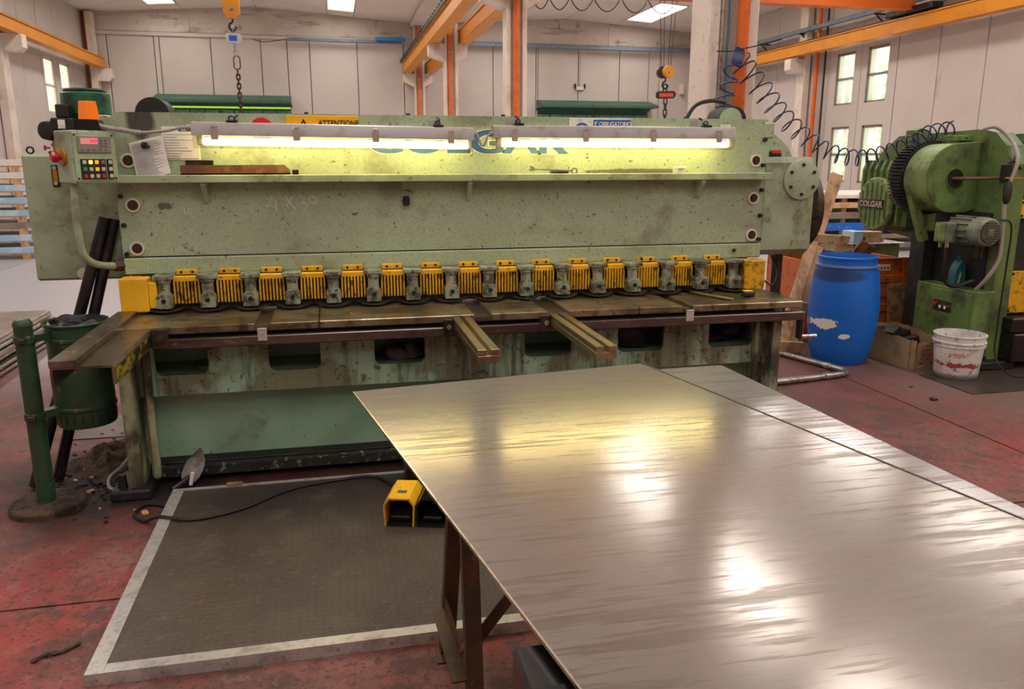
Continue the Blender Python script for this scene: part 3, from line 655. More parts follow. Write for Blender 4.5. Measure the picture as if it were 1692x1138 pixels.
# base
HO = [(-.914, -.660, .592, .775), (-.365, -.106, .589, .775), (.173, .439, .592, .775), (.987, 1.255, .589, .775), (1.527, 1.804, .589, .775), (2.082, 2.362, .589, .775)]
MB().holes([(-1.0, .487), (2.42, .487), (2.42, .80), (-1.0, .80)], [rrect(a, b, c, d, .035) for a, b, c, d in HO], 'y', 4.15, 4.175).build('front_panel', 'green_stained', SH, smooth=0)
MB().box(-1.0, 2.42, 4.175, 4.52, .565, .583).build('inner_shelf', 'green_base', SH, smooth=0)
MB().box(-1.0, 2.42, 4.50, 4.52, .58, .80).build('inner_panel', 'green_base', SH, smooth=0)
for x in (-.50, .05, .70, 1.39, 1.94): MB().box(x - .008, x + .008, 4.19, 4.5, .583, .78).build('inner_rib', 'green_base', SH, smooth=0)
MB().box(-1.0, 2.42, 4.30, 4.33, .10, .57).build('lower_panel', 'green_base', SH, smooth=0)
MB().prism([(4.19, .035), (4.19, .085), (4.21, .098), (4.305, .105), (4.33, .04)], 'x', -1.0, 2.42).build('bottom_beam', 'grease_green', SH, smooth=0)
MB().box(-1.0, 2.42, 4.205, 4.302, .098, .110, .004).build('grime_ledge', 'grease', SH, smooth=0)
MB().box(-1.06, -1.0, 4.03, 5.2, .04, .83, .006).build('side_leg', 'green_leg', SH, smooth=0)
MB().box(2.42, 2.475, 4.03, 5.2, .04, .83, .006).build('side_leg', 'green_leg', SH, smooth=0)
MB().box(-.968, -.93, 4.10, 4.15, .06, .80, .012).build('leg_rib', 'green_leg', SH, smooth=0)
MB().box(2.355, 2.385, 4.10, 4.15, .06, .80, .012).build('leg_rib', 'green_leg', SH, smooth=0)
for x0, x1 in ((-1.15, -.96), (2.37, 2.55)):
    o = MB().box(x0, x1, 3.99, 4.28, 0, .055, .01).build('foot', 'grease', SH, smooth=0)
    MB().cyl((x0 + .05, 4.06, .055), (x0 + .05, 4.06, .12), .024, .018, n=8).build('levelling_bolt', 'grease', o)
MB().box(-1.0, 2.42, 4.6, 5.2, .06, .76).build('rear_base', 'green_base', SH, smooth=0)
o = MB().box(2.585, 2.61, 4.03, 4.07, .64, .80, .004).build('crank_handle', 'black', SH, smooth=0)
MB().cyl((2.60, 4.05, .65), (2.71, 4.05, .65), .012, n=12).build('grip', 'galvanised', o)
# oil tank on the left with pump motor and valves
tk = MB().box(-1.545, -1.10, 4.60, 5.15, 1.028, 1.678, .012).build('oil_tank', 'green_dirty', SH, smooth=0)
o = MB().box(-1.408, -1.372, 4.588, 4.60, 1.515, 1.625, .004).build('sight_glass', 'black', tk, smooth=0)
MB().box(-1.400, -1.380, 4.584, 4.592, 1.54, 1.60).build('sight_tube', 'amber', tk, smooth=0)
for z in (1.532, 1.61): MB().cyl((-1.39, 4.59, z), (-1.39, 4.58, z), .010, n=12).build('sight_screw', 'chrome', tk)
MB().lathe([(.030, 0), (.030, -.012), (.018, -.012), (.018, -.026), (.010, -.026)], (-1.315, 4.60, 1.062), (0, 1, 0), 18).build('drain_plug', 'ring', tk)
MB().tube(ring((-1.515, 4.66, 1.698), .016, 16), .005, 6, True).build('eye_bolt', 'black', tk)
mo = MB().lathe([(.118, 1.68), (.118, 1.70), (.108, 1.71), (.108, 1.89), (.122, 1.892), (.124, 1.96), (.122, 2.0), (.10, 2.012), (.098, 2.026), (.02, 2.03)], (-1.30, 4.95, 0), n=28).build('pump_motor', 'motor_green', SH)
for i in range(20):
    a = 2 * math.pi * i / 20; MB().obox((-1.30 + .112 * math.cos(a), 4.95 + .112 * math.sin(a), 1.79), ((math.cos(a), math.sin(a), 0), (-math.sin(a), math.cos(a), 0), (0, 0, 1)), (.012, .006, .09)).build('fin', 'press_dark', mo, smooth=0)
MB().lathe([(.104, 2.008), (.108, 2.016), (.104, 2.022)], (-1.30, 4.95, 0), n=28).build('cowl_rim', 'black', mo)
vb = MB().box(-1.430, -1.320, 4.74, 4.86, 1.80, 1.865, .008).build('valve_block', 'black', SH, smooth=0)
MB().box(-1.405, -1.345, 4.76, 4.84, 1.865, 1.935, .006).build('solenoid', 'black', vb, smooth=0)
MB().box(-1.392, -1.358, 4.736, 4.741, 1.81, 1.855).build('rating_label', 'sign_white', vb, smooth=0)
MB().lathe([(.005, -.03), (.046, -.026), (.052, 0), (.046, .03), (.02, .035)], (-1.450, 4.78, 1.80), (-.5, -1, 0), 20).build('pressure_gauge', 'black', vb)
MB().cyl((-1.435, 4.8, 1.68), (-1.435, 4.8, 1.775), .013, n=10).cyl((-1.435, 4.8, 1.72), (-1.435, 4.8, 1.735), .022, n=8).build('fitting', 'amber', vb)
MB().cyl((-1.455, 4.78, 1.712), (-1.478, 4.77, 1.712), .005, n=8).cyl((-1.478, 4.77, 1.699), (-1.478, 4.77, 1.725), .006, n=8).build('red_valve', 'red_knob', vb)
MB().box(-1.450, -1.310, 4.72, 4.86, 1.678, 1.695, .003).box(-1.400, -1.330, 4.75, 4.84, 1.695, 1.76, .01).build('manifold', 'press_dark', vb, smooth=0)
# control box on a bent pipe
n_ = Vector((math.sin(R(40)), -math.cos(R(40)), 0)); u_ = Vector((math.cos(R(40)), math.sin(R(40)), 0)); z_ = Vector((0, 0, 1)); FL0 = Vector((-1.206, 4.245, 1.538))
def F(a, z, d=0.): return FL0 + u_ * (a * .87) + z_ * z + n_ * d
def fbox(mb, a0, a1, z0, z1, d0, d1, b=0.): return mb.obox(F((a0 + a1) / 2, (z0 + z1) / 2, (d0 + d1) / 2), (u_, n_, z_), ((a1 - a0) * .435, abs(d1 - d0) / 2, (z1 - z0) / 2), b)
cb = fbox(MB(), 0, .25, 0, .25, -.165, 0, .006).build('control_box', 'green_dirty', SH, smooth=0)
fbox(MB(), .012, .238, .012, .24, 0, .006, .002).build('front_plate', G, cb, smooth=0)
for a, z in ((.022, .228), (.228, .228), (.022, .024), (.228, .024)): MB().cyl(F(a, z, .004), F(a, z, .010), .005, n=8).build('screw', 'black', cb)
fbox(MB(), .035, .215, .145, .225, .004, .016, .003).build('display_unit', 'display_frame', cb, smooth=0)
fbox(MB(), .048, .142, .185, .214, .016, .018).build('display_window', 'display', cb, smooth=0)
for k in range(4): fbox(MB(), .100 + k * .010, .107 + k * .010, .192, .209, .018, .019).build('digit', 'display_digits', cb, smooth=0)
for k in range(5): fbox(MB(), .048 + k * .032, .062 + k * .032, .154, .164, .016, .019, .001).build('display_key', 'print_grey', cb, smooth=0)
for r_ in range(3):
    for c_ in range(2): fbox(MB(), .152 + c_ * .026, .168 + c_ * .026, .172 + r_ * .014, .181 + r_ * .014, .016, .019, .001).build('display_key', 'print_grey', cb, smooth=0)
fbox(MB(), .040, .176, .020, .116, .004, .012, .001).build('keypad', 'keypad', cb, smooth=0)
fbox(MB(), .184, .216, .020, .116, .004, .012, .001).build('keypad', 'keypad', cb, smooth=0)
KC = [['key_white', 'key_lit', 'key_yellow', 'print_grey', 'key_white'], ['key_green', 'key_white', 'key_yellow', 'key_white', 'key_white'], ['key_red', 'key_white', 'key_white', 'key_red', 'key_white']]
for r_ in range(3):
    for c_ in range(5):
        a = .048 + c_ * .0335 if c_ < 4 else .190
        fbox(MB(), a, a + .020, .092 - r_ * .033, .110 - r_ * .033, .012, .018, .002).build('button', KC[r_][c_], cb, smooth=0)
sd = -u_; pc = F(0, .125, -.085)
MB().lathe([(.042, 0), (.040, .012), (.018, .014)], pc, sd, 24).build('stop_collar', 'amber', cb)
MB().lathe([(.012, .012), (.012, .026), (.026, .03), (.027, .046), (.018, .056), (.002, .058)], pc, sd, 24).build('stop_button', 'red_knob', cb)
bc = F(.155, .25, -.08)
MB().prism([(bc.x - .05, 1.788), (bc.x + .065, 1.788), (bc.x + .055, 1.84), (bc.x - .035, 1.842)], 'y', bc.y - .05, bc.y + .05).build('beacon_base', 'black_gloss', cb, smooth=0)
MB().lathe([(.048, 1.842), (.040, 1.925), (.038, 1.928)], (bc.x + .005, bc.y, 0), n=4).build('beacon_lens', 'beacon', cb, smooth=0)
pp = spline([(-1.235, 4.34, 1.54), (-1.243, 4.34, 1.40), (-1.245, 4.36, 1.22), (-1.225, 4.40, 1.15), (-1.17, 4.45, 1.118), (-1.08, 4.50, 1.112)], 8)
MB().tube(pp, .019, 12).build('support_pipe', 'green_dirty', cb)
MB().cyl((-1.13, 4.48, 1.112), (-1.085, 4.51, 1.112), .032, n=6).build('pipe_nut', 'bolt', cb)
# right gearbox housing
gb = MB().box(2.575, 2.975, 4.57, 5.10, 1.062, 1.668, .035).build('gear_housing', 'green_dirty', SH, smooth=0)
o = MB().lathe([(.122, 0), (.122, -.014), (.113, -.018)], (2.855, 4.572, 1.530), (0, 1, 0), 36).build('cover_disc', G, gb)
for k in range(6):
    a = R(90 + 60 * k); MB().cyl((2.855 + .09 * math.cos(a), 4.556, 1.53 + .09 * math.sin(a)), (2.855 + .09 * math.cos(a), 4.545, 1.53 + .09 * math.sin(a)), .011, n=6).build('cover_bolt', 'black', gb)
MB().cyl((2.72, 4.95, 1.52), (2.72, 5.15, 1.52), .33, n=48).build('flywheel_guard', 'green_dirty', SH)
MB().lathe([(.02, 0), (.25, 0), (.28, .03), (.28, .07), (.25, .085), (.02, .085)], (2.975, 4.86, 1.34), (1, 0, 0), 36).build('flywheel', 'dark_metal', SH)
o = MB().box(2.73, 2.80, 4.72, 4.76, 1.664, 1.70, .003).build('signal_block', 'black', SH, smooth=0)
for k in range(3): MB().box(2.735 + k * .022, 2.751 + k * .022, 4.715, 4.765, 1.69, 1.712, .002).build('red_terminal', 'scale_red', o, smooth=0)
MB().box(2.82, 2.865, 4.72, 4.78, 0, 1.07, .004).build('rear_post', 'press_dark', SH, smooth=0)
# signs and lettering
def sign(a, b, z0, z1, material, name): return MB().box(a, b, 4.484, 4.490, z0, z1, .002).build(name, material, SH, smooth=0)
s = sign(-.224, .15, 1.745, 1.878, 'sign_yellow', 'warning_sign')
MB().prism([(-.185, 1.775), (-.085, 1.775), (-.135, 1.86)], 'y', 4.4825, 4.484).build('triangle', 'print_black', s, smooth=0)
MB().prism([(-.170, 1.783), (-.10, 1.783), (-.135, 1.843)], 'y', 4.4815, 4.4825).build('triangle_field', 'sign_yellow', s, smooth=0)
text('ATTENZIONE', .040, (-.060, 4.4835, 1.826), 'print_black', s, xs=.86, bold=.0008)
s = MB().cyl((-.348, 4.490, 1.805), (-.348, 4.485, 1.805), .060, n=32).build('red_disc_sign', 'sign_red', SH)
s = sign(1.319, 1.692, 1.755, 1.879, 'sign_white', 'safety_sign')
MB().cyl((1.395, 4.484, 1.805), (1.395, 4.4825, 1.805), .050, n=32).build('blue_disc', 'sign_blue', s)
MB().tube(ring((1.395, 4.482, 1.805), .032, 24), .004, 6, True).build('white_ring', 'sign_white', s)
MB().box(1.462, 1.688, 4.482, 4.4845, 1.765, 1.872).build('blue_field', 'sign_blue', s, smooth=0)
text("E' OBBLIGATORIO", .036, (1.468, 4.4815, 1.836), 'sign_white', s, xs=.75, bold=.0006)
s = sign(-.841, -.662, 1.648, 1.815, 'sign_white', 'instruction_plate')
MB().box(-.76, -.665, 4.4825, 4.484, 1.792, 1.808).build('blue_heading', 'logo_blue', s, smooth=0)
text('COLGAR', .014, (-.745, 4.482, 1.795), 'sign_white', s, xs=1.4, bold=.0006)
mb = MB()
for k in range(9): mb.box(-.832, -.832 + random.Random(k).uniform(.05, .15), 4.4828, 4.484, 1.775 - k * .0135, 1.777 - k * .0135)
mb.box(-.832, -.672, 4.4828, 4.484, 1.655, 1.658); mb.build('print_lines', 'print_grey', s, smooth=0)['kind'] = 'stuff'
lt = text('COLGAR', .168, (.190, 4.4885, 1.690), 'logo_cream', SH, 'lettering_outline', xs=1.64, bold=.010, ext=.001)
text('COLGAR', .168, (.190, 4.4865, 1.690), 'logo_blue', lt, xs=1.64, bold=.0055, ext=.001)
# chalk marks
def chalk(strokes):
    mb = MB()
    for st in strokes: mb.tube([(x, 4.4885, z) for x, z in st], .003, 5)
    return mb
ch = [[(-.318, 1.462), (-.350, 1.405), (-.300, 1.404)], [(-.302, 1.445), (-.303, 1.385)], [(-.255, 1.462), (-.205, 1.390)], [(-.213, 1.460), (-.250, 1.405)],
      [(-.180, 1.462), (-.150, 1.452), (-.160, 1.432), (-.178, 1.428), (-.150, 1.425), (-.138, 1.408), (-.165, 1.382)],
      [(-.112, 1.46), (-.135, 1.445), (-.125, 1.425), (-.098, 1.423), (-.085, 1.442), (-.100, 1.458), (-.125, 1.455)]]
chalk(ch).build('chalk_writing', 'chalk', SH)['kind'] = 'stuff'
chalk([[(-.768, 1.408), (-.760, 1.368)], [(-.735, 1.400), (-.752, 1.385), (-.742, 1.370), (-.728, 1.378), (-.731, 1.398), (-.744, 1.399)]]).build('chalk_writing', 'chalk', SH)['kind'] = 'stuff'

# things on the shear
t = thing('paper_note', 'handwritten sheet of paper held by a magnet beside the control box', 'paper', (-.90, 4.47, 1.54))
P4 = [(-1.001, 1.733), (-.841, 1.773), (-.807, 1.585), (-.968, 1.539)]
def Q(u, v): 
    a = Vector(P4[0]).lerp(Vector(P4[1]), u); b = Vector(P4[3]).lerp(Vector(P4[2]), u); c = a.lerp(b, v); return (c.x, 4.482 - .03 * v - .012 * math.sin(u * 3) * v, c.y)
vs = [Q(i / 8, j / 8) for j in range(9) for i in range(9)]; vs2 = [(x, y + .001, z) for x, y, z in vs]
fs = [(j * 9 + i, j * 9 + i + 1, j * 9 + i + 10, j * 9 + i + 9) for j in range(8) for i in range(8)]
MB().add(vs + vs2, fs + [tuple(k + 81 for k in f) for f in fs]).build('sheet', 'paper', t)
mb = MB(); rd = random.Random(5)
for k in range(24):
    v = .08 + k * .037; u1 = rd.uniform(.6, .95)
    mb.tube([Vector(Q(.06 + (u1 - .06) * q / 8, v)) + Vector((0, -.0012, rd.uniform(-.001, .001))) for q in range(9)], .0009, 4)
mb.build('handwriting', 'print_grey', t)['kind'] = 'stuff'
tag(centre(MB().cyl((-.925, 4.475, 1.722), (-.915, 4.45, 1.722), .020, .014, n=6).cyl((-.915, 4.452, 1.722), (-.898, 4.446, 1.712), .008, n=6).build('magnet', 'black')), 'small black magnet pinning the paper note', 'magnet')
tag(centre(MB().box(.372, .408, 4.455, 4.489, 1.405, 1.455, .006).build('magnet', 'black')), 'black block magnet alone on the green beam front', 'magnet')
tag(centre(MB().prism([(-.755, 1.576), (-.215, 1.576), (-.215, 1.598), (-.245, 1.625), (-.755, 1.623)], 'y', 4.41, 4.422).box(-.755, -.215, 4.41, 4.46, 1.576, 1.582).build('angle_bar', 'rust', smooth=0)), 'long rusty angle iron lying on the left of the shelf', 'angle iron')
tag(centre(MB().box(-.735, -.60, 4.465, 4.485, 1.576, 1.648, .002).build('steel_offcut', 'steel_dark', smooth=0)), 'dark steel offcut standing behind the rusty angle iron', 'offcut')
tag(centre(MB().box(-.205, -.172, 4.41, 4.44, 1.5755, 1.600, .003).build('steel_block', 'steel_dark', smooth=0)), 'small dark block beside the end of the rusty angle iron', 'block')
t = thing('spanner', 'chrome combination spanner lying on the shear shelf', 'spanner', (1.21, 4.43, 1.576))
MB().beam((1.10, 4.43, 1.597), (1.33, 4.43, 1.588), .014, .010, b=.003).build('shaft', 'chrome', t)
MB().lathe([(.011, -.006), (.019, -.006), (.019, .006), (.011, .006), (.011, -.006)], (1.338, 4.43, 1.588), (0, 1, 0), 20, False).build('ring_end', 'chrome', t)
MB().prism([(1.105, 1.590), (1.105, 1.604), (1.095, 1.614), (1.076, 1.617), (1.086, 1.606), (1.083, 1.599), (1.070, 1.600), (1.080, 1.588)], 'y', 4.424, 4.436).build('open_end', 'chrome', t, smooth=0)
tag(centre(MB().box(1.20, 1.30, 4.41, 4.45, 1.5755, 1.586, .002).build('steel_offcut', 'steel_dark', smooth=0)), 'thin dark offcut under the chrome spanner', 'offcut')
t = thing('white_box', 'small white box at the right end of the shelf', 'box', (1.98, 4.43, 1.576))
MB().obox((1.978, 4.43, 1.594), ((1, 0, 0), (0, 1, .3), (0, -.3, 1)), (.040, .006, .018), .002).build('body', 'sign_white', t, smooth=0)
MB().box(1.965, 1.995, 4.419, 4.4225, 1.592, 1.600).build('print', 'print_grey', t, smooth=0)
t = thing('tape_measure', 'yellow and black tape measure on the right of the shear table', 'tape measure', (2.34, 4.19, .87))
MB().box(2.30, 2.375, 4.17, 4.215, .871, .905, .01).build('case', 'black', t); MB().box(2.305, 2.36, 4.175, 4.21, .903, .909, .003).build('label', 'sign_yellow', t, smooth=0)
tag(centre(MB().cyl((2.058, 4.372, .8795), (2.185, 4.08, .8795), .0085, n=12).build('steel_rod', 'arm_steel')), 'short round steel rod lying on the shear table', 'rod')
tag(centre(MB().tube(spline([(2.55, 4.47, 1.02), (2.60, 4.5, .93), (2.68, 4.52, .88), (2.75, 4.6, .95), (2.76, 4.7, 1.05)], 8), .005, 6).build('loose_wire', 'cable_black')), 'thin black wire hanging beside the right yellow end guard', 'wire')
# rags stuffed in the openings
for k, (c, r, m_, lab) in enumerate((((.285, 4.28, .618), (.075, .05, .038), 'rag', 'crumpled grey rag lying left in the third base opening'), ((.375, 4.30, .625), (.06, .05, .045), 'rag', 'crumpled brown rag lying right in the third base opening'),
        ((1.655, 4.30, .65), (.12, .08, .075), 'rag_dark', 'black crumpled plastic bag in the fifth base opening'), ((2.17, 4.30, .62), (.08, .06, .04), 'rag_dark', 'dark blue rag in the rightmost base opening, left one'), ((2.29, 4.32, .65), (.085, .07, .07), 'rag_dark', 'black rag in the rightmost base opening, right one'), ((-.69, 4.26, .598), (.035, .03, .018), 'rag', 'small scrap of rag in the leftmost base opening'))):
    tag(centre(MB().blob(c, r, k + 2, 3, .3).build('rag', m_)), lab, 'rag')

# fluorescent strip lights hung on the beam
def strip(x0, x1, clips, hangs, lab):
    t = thing('strip_light', lab, 'lamp', ((x0 + x1) / 2, 4.35, 1.71), group='strip lights on the shear')
    prof = [(4.305, 1.765), (4.31, 1.80), (4.325, 1.826), (4.345, 1.832), (4.365, 1.832), (4.385, 1.826), (4.40, 1.80), (4.405, 1.765)]
    MB().prism(prof, 'x', x0, x1).build('housing', 'lamp_housing', t, smooth=40)
    low = [(4.307, 1.765), (4.31, 1.735), (4.325, 1.712), (4.345, 1.704), (4.365, 1.704), (4.385, 1.712), (4.40, 1.735), (4.403, 1.765)]
    n = len(low); vs = [(x0 + .004, y, z) for y, z in low] + [(x1 - .004, y, z) for y, z in low]
    MB().add(vs, [(i, i + 1, n + i + 1, n + i) for i in range(n - 1)] + [tuple(range(n)), tuple(range(n, 2 * n))]).build('diffuser', 'diffuser', t, smooth=40)
    MB().cyl((x0 + .05, 4.355, 1.738), (x1 - .03, 4.355, 1.738), .019, n=16).build('tube', 'tube', t)
    for a, b in ((x0 + .02, x0 + .05), (x1 - .03, x1 - .008)): MB().box(a, b, 4.34, 4.37, 1.72, 1.766, .003).build('lamp_holder', 'sign_white', t, smooth=0)
    for x in clips: MB().box(x - .018, x + .018, 4.297, 4.305, 1.745, 1.805, .002).box(x - .016, x + .016, 4.297, 4.312, 1.803, 1.812, .002).build('clip', 'chrome', t, smooth=0)
    for x in hangs:
        o = MB().box(x - .03, x + .01, 4.475, 4.489, 1.82, 1.872, .002).build('hanger_plate', 'lamp_housing', t, smooth=0)
        MB().tube(spline([(x + .01, 4.47, 1.885), (x + .02, 4.44, 1.872), (x + .004, 4.41, 1.855), (x + .012, 4.38, 1.845)], 6), .006, 6).box(x - .025, x + .03, 4.335, 4.375, 1.832, 1.842, .002).tube(ring((x, 4.36, 1.85), .013, 12), .004, 6, True).build('hook', 'steel_dark', o)
    return t
l1 = strip(-.672, .744, (-.562, -.168, .228, .62), (-.483, .556), 'fluorescent strip light hung on the left half of the shear beam')
l1.rotation_euler = (0, R(.7), 0); l1.location.z -= .005
l2 = strip(.853, 2.262, (.965, 1.363, 1.756, 2.152), (.994, 2.093), 'fluorescent strip light hung on the right half of the shear beam')
MB().tube(spline([(.744, 4.355, 1.80), (.765, 4.345, 1.795), (.785, 4.34, 1.745), (.805, 4.34, 1.745), (.825, 4.345, 1.79), (.853, 4.355, 1.80)], 8), .006, 8).cyl((.744, 4.355, 1.80), (.762, 4.35, 1.80), .014, n=10).cyl((.835, 4.35, 1.80), (.853, 4.355, 1.80), .014, n=10).build('link_cable', 'cable_grey', l1)
MB().box(2.215, 2.275, 4.41, 4.42, 1.79, 1.85).build('end_plate', 'sign_white', l2, smooth=0)
cp = spline([(-.672, 4.355, 1.80), (-.72, 4.35, 1.802), (-.80, 4.36, 1.785), (-.92, 4.38, 1.775), (-1.0, 4.38, 1.785), (-1.09, 4.36, 1.80), (-1.15, 4.40, 1.83)], 20)
MB().tube(cp, [.0075 if i < 60 else (.013 if i % 2 else .010) for i in range(len(cp))], 8).cyl((-.672, 4.355, 1.80), (-.70, 4.352, 1.802), .016, n=10).build('supply_cable', 'cable_grey', l1)

# ------------------------------------------------------------------ standing platform with rubber mat
PF = thing('floor_platform', 'low platform covered with studded brown rubber mat in front of the shear', 'platform', (.4, 3.25, 0))
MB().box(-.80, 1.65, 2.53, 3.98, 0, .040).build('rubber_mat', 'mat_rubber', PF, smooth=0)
MB().prism([(-.855, 0), (-.855, .044), (-.80, .044), (-.80, .038), (-.849, .038), (-.849, 0)], 'y', 2.485, 4.0).build('edge_strip', 'aluminium', PF, smooth=0)
MB().prism([(2.485, 0), (2.485, .0445), (2.535, .0445), (2.535, .038), (2.491, .038), (2.491, 0)], 'x', -.799, 1.65).build('edge_strip', 'aluminium', PF, smooth=0)
MB().prism([(4.0, 0), (4.0, .044), (3.975, .044), (3.975, .038), (3.994, .038), (3.994, 0)], 'x', -.799, 1.65).build('edge_strip', 'aluminium', PF, smooth=0)
MB().box(-.849, -.799, 2.486, 2.491, 0, .038).build('corner_cap', 'aluminium', PF, smooth=0)
for x in (-.82, -.62, -.42, -.24, -.06, .12, .26): MB().cyl((x, 2.486, .022), (x, 2.482, .022), .006, n=8).build('screw', 'bright_steel', PF)
tag(centre(MB().box(-.60, -.52, 3.975, 4.005, .045, .058, .004).build('wood_scrap', 'wood_dark', smooth=0)), 'small brown wood scrap on the back edge of the rubber mat platform', 'wood scrap')
# foot pedal
FP = thing('foot_pedal', 'twin foot pedal with a yellow hood and a black hood on the mat', 'foot pedal', (.31, 3.42, .041), (0, 0, R(-16)))
def hood(x0, m_):
    w_ = .135; out = [(x0, 0), (x0 - .004, .10), (x0 + .02, .135), (x0 + w_ - .02, .135), (x0 + w_ + .004, .10), (x0 + w_, 0)]
    inn = [(x0 + w_ - .008, 0), (x0 + w_ - .004, .098), (x0 + w_ - .024, .127), (x0 + .024, .127), (x0 + .004, .098), (x0 + .008, 0)]
    o = MB().prism(out + inn, 'y', -.10, .12).build('hood', m_, FP, smooth=0)
    MB().prism(out, 'y', .112, .12).build('back_plate', m_, o, smooth=0)
    MB().box(x0 + .01, x0 + w_ - .01, -.10, .11, 0, .012).build('sole', 'steel_dark', o, smooth=0)
    MB().obox((x0 + w_ / 2, -.01, .045), ((1, 0, 0), (0, 1, .25), (0, -.25, 1)), (.045, .07, .012), .005).build('treadle', 'black', o, smooth=0)
    return o
h_ = hood(-.135, 'yellow'); MB().box(-.085, -.045, -.04, -.01, .135, .137).build('label_plate', 'galvanised', h_, smooth=0)
hood(.012, 'black_gloss')
tag(centre(MB().tube(spline([(-.818, 3.834, .012), (-.957, 3.915, .012), (-.996, 3.805, .012), (-.929, 3.71, .014), (-.855, 3.66, .052), (-.693, 3.60, .050), (-.492, 3.676, .050), (-.281, 3.86, .050), (-.043, 3.93, .050), (.144, 3.93, .050), (.26, 3.70, .050), (.30, 3.54, .055)], 10), .008, 8).build('pedal_cable', 'cable_black')), 'dark cable looping across the mat to the foot pedal', 'cable')
bp = thing('steel_pedestal', 'dark steel box pedestal on the mat behind the raw sheet', 'pedestal', (.40, 3.80, .041))
MB().box(.285, .56, 3.72, 3.88, .041, .36, .006).build('body', 'steel_dark', bp, smooth=0); MB().box(.275, .57, 3.71, 3.89, .36, .372, .003).build('top_plate', 'steel_dark', bp, smooth=0)

# ------------------------------------------------------------------ raw sheets on trestles
def sheetmesh(cs, z0, z1, n=1):
    return MB().prism(cs, 'z', z0, z1)
ts = thing('steel_sheet', 'large raw steel sheet with dark smears, uppermost on the trestles', 'steel sheet', (.82, 1.54, .8665))
sheetmesh([(.032, 2.692), (1.149, 2.848), (1.662, .40), (.461, .23)], .8665, .8725).build('plate', 'sheet', ts, smooth=0)
MB().beam((1.1495, 2.846, .8705), (1.6615, .402, .8705), .006, .007).build('shade_and_cut_edge', 'dark_metal', ts, smooth=0)  # dark strip added as the shadow line along the top sheet's right edge
MB().beam((.034, 2.691, .8702), (.4625, .233, .8702), .004, .0065).build('shade_and_cut_edge', 'bright_steel', ts, smooth=0)
tag(centre(sheetmesh([(.45, 2.80), (1.478, 2.825), (1.602, .40), (.52, .30)], .8485, .8525).build('steel_sheet', 'sheet_under', smooth=0)), 'raw steel sheet sticking out on the right under the top sheet', 'steel sheet')
for yy, lab in ((2.19, 'thin wood strip between the two raw sheets, over the rusty trestle'), (1.11, 'thin wood strip between the two raw sheets, over the black trestle')):
    tag(centre(MB().box(.62, 1.18, yy - .03, yy + .03, .8528, .8662).build('wood_strip', 'wood', smooth=0)), lab, 'wood strip')
TR = thing('trestle', 'rusty angle iron trestle whose left legs stand at the front edge of the mat', 'trestle', (.75, 2.2, 0))
def angle(mb, p0, p1, s=.042, up=(1, 0, 0)):
    p0 = Vector(p0); p1 = Vector(p1); d = (p1 - p0).normalized(); a = Vector(up) - d * d.dot(Vector(up)); a.normalize(); b = d.cross(a)
    l = (p1 - p0).length / 2; c = (p0 + p1) / 2
    mb.obox(c + a * s / 2, (d, a, b), (l, s / 2, .003)); mb.obox(c + b * s / 2, (d, a, b), (l, .003, s / 2)); return mb
for x in (.285, 1.235):
    angle(MB(), (x, 2.41, .004), (x + .03, 2.26, .80), .045).build('leg', 'trestle', TR, smooth=0)
    angle(MB(), (x + .02, 1.93, .004), (x + .03, 2.12, .80), .045).build('leg', 'trestle', TR, smooth=0)
    MB().box(x - .02, x + .07, 2.36, 2.45, 0, .006).build('foot_plate', 'trestle', TR, smooth=0)
    MB().box(x - .0, x + .09, 1.89, 1.98, 0, .006).build('foot_plate', 'trestle', TR, smooth=0)
    angle(MB(), (x + .012, 2.37, .20), (x + .022, 1.98, .20), .045, (0, 0, 1)).build('cross_bar', 'trestle', TR, smooth=0)
angle(MB(), (.32, 2.05, .22), (.86, 2.2, .78), .035, (0, 1, 0)).build('brace', 'trestle', TR, smooth=0)
angle(MB(), (1.26, 2.05, .22), (.80, 2.2, .78), .035, (0, 1, 0)).build('brace', 'trestle', TR, smooth=0)
MB().box(.16, 1.42, 2.12, 2.26, .80, .848, .004).build('top_beam', 'trestle', TR, smooth=0)
T2 = thing('trestle', 'black square tube trestle whose beam end pokes out under the sheet', 'trestle', (.8, 1.1, 0))
MB().box(.258, 1.50, 1.05, 1.17, .74, .848, .006).build('top_beam', 'black_gloss', T2, smooth=0)
for x in (.42, 1.34):
    for y0, y1 in ((.80, 1.06), (1.42, 1.16)): MB().beam((x, y0, 0), (x, y1, .74), .05, .05).build('leg', 'black_gloss', T2, smooth=0)
    MB().beam((x, .92, .33), (x, 1.30, .33), .04, .04).build('cross_bar', 'black_gloss', T2, smooth=0)

# ------------------------------------------------------------------ left foreground: litter bin, tubes, rubbish
LB = thing('litter_bin', 'dark green litter bin on a post with a round foot', 'litter bin', (-1.43, 4.0, 0))
px, py = -1.43, 4.0; bx, by, br = -1.255, 4.17, .140
MB().lathe([(.165, 0), (.165, .028), (.158, .036), (.05, .040)], (px, py, 0), n=40).build('round_foot', 'dirt', LB)
po = MB().lathe([(.041, .03), (.040, .90), (.042, .902), (.042, .918), (.030, .935), (.005, .942)], (px, py, 0), n=24).build('post', 'bin_green', LB)
for z in (.84, .47):
    o = MB().lathe([(.042, z - .018), (.046, z - .016), (.046, z + .016), (.042, z + .018)], (px, py, 0), n=24).build('post_band', 'bin_green', LB)
    MB().box(px - .012, px + .02, py - .062, py - .04, z - .012, z + .012, .003).build('band_bolt', 'dark_metal', o, smooth=0)
    d = Vector((bx - px, by - py, 0)).normalized(); MB().beam(Vector((px, py, z)) + d * .04, Vector((bx, by, z)) - d * br, .045, .035).build('bracket', 'bin_green', LB, smooth=0)
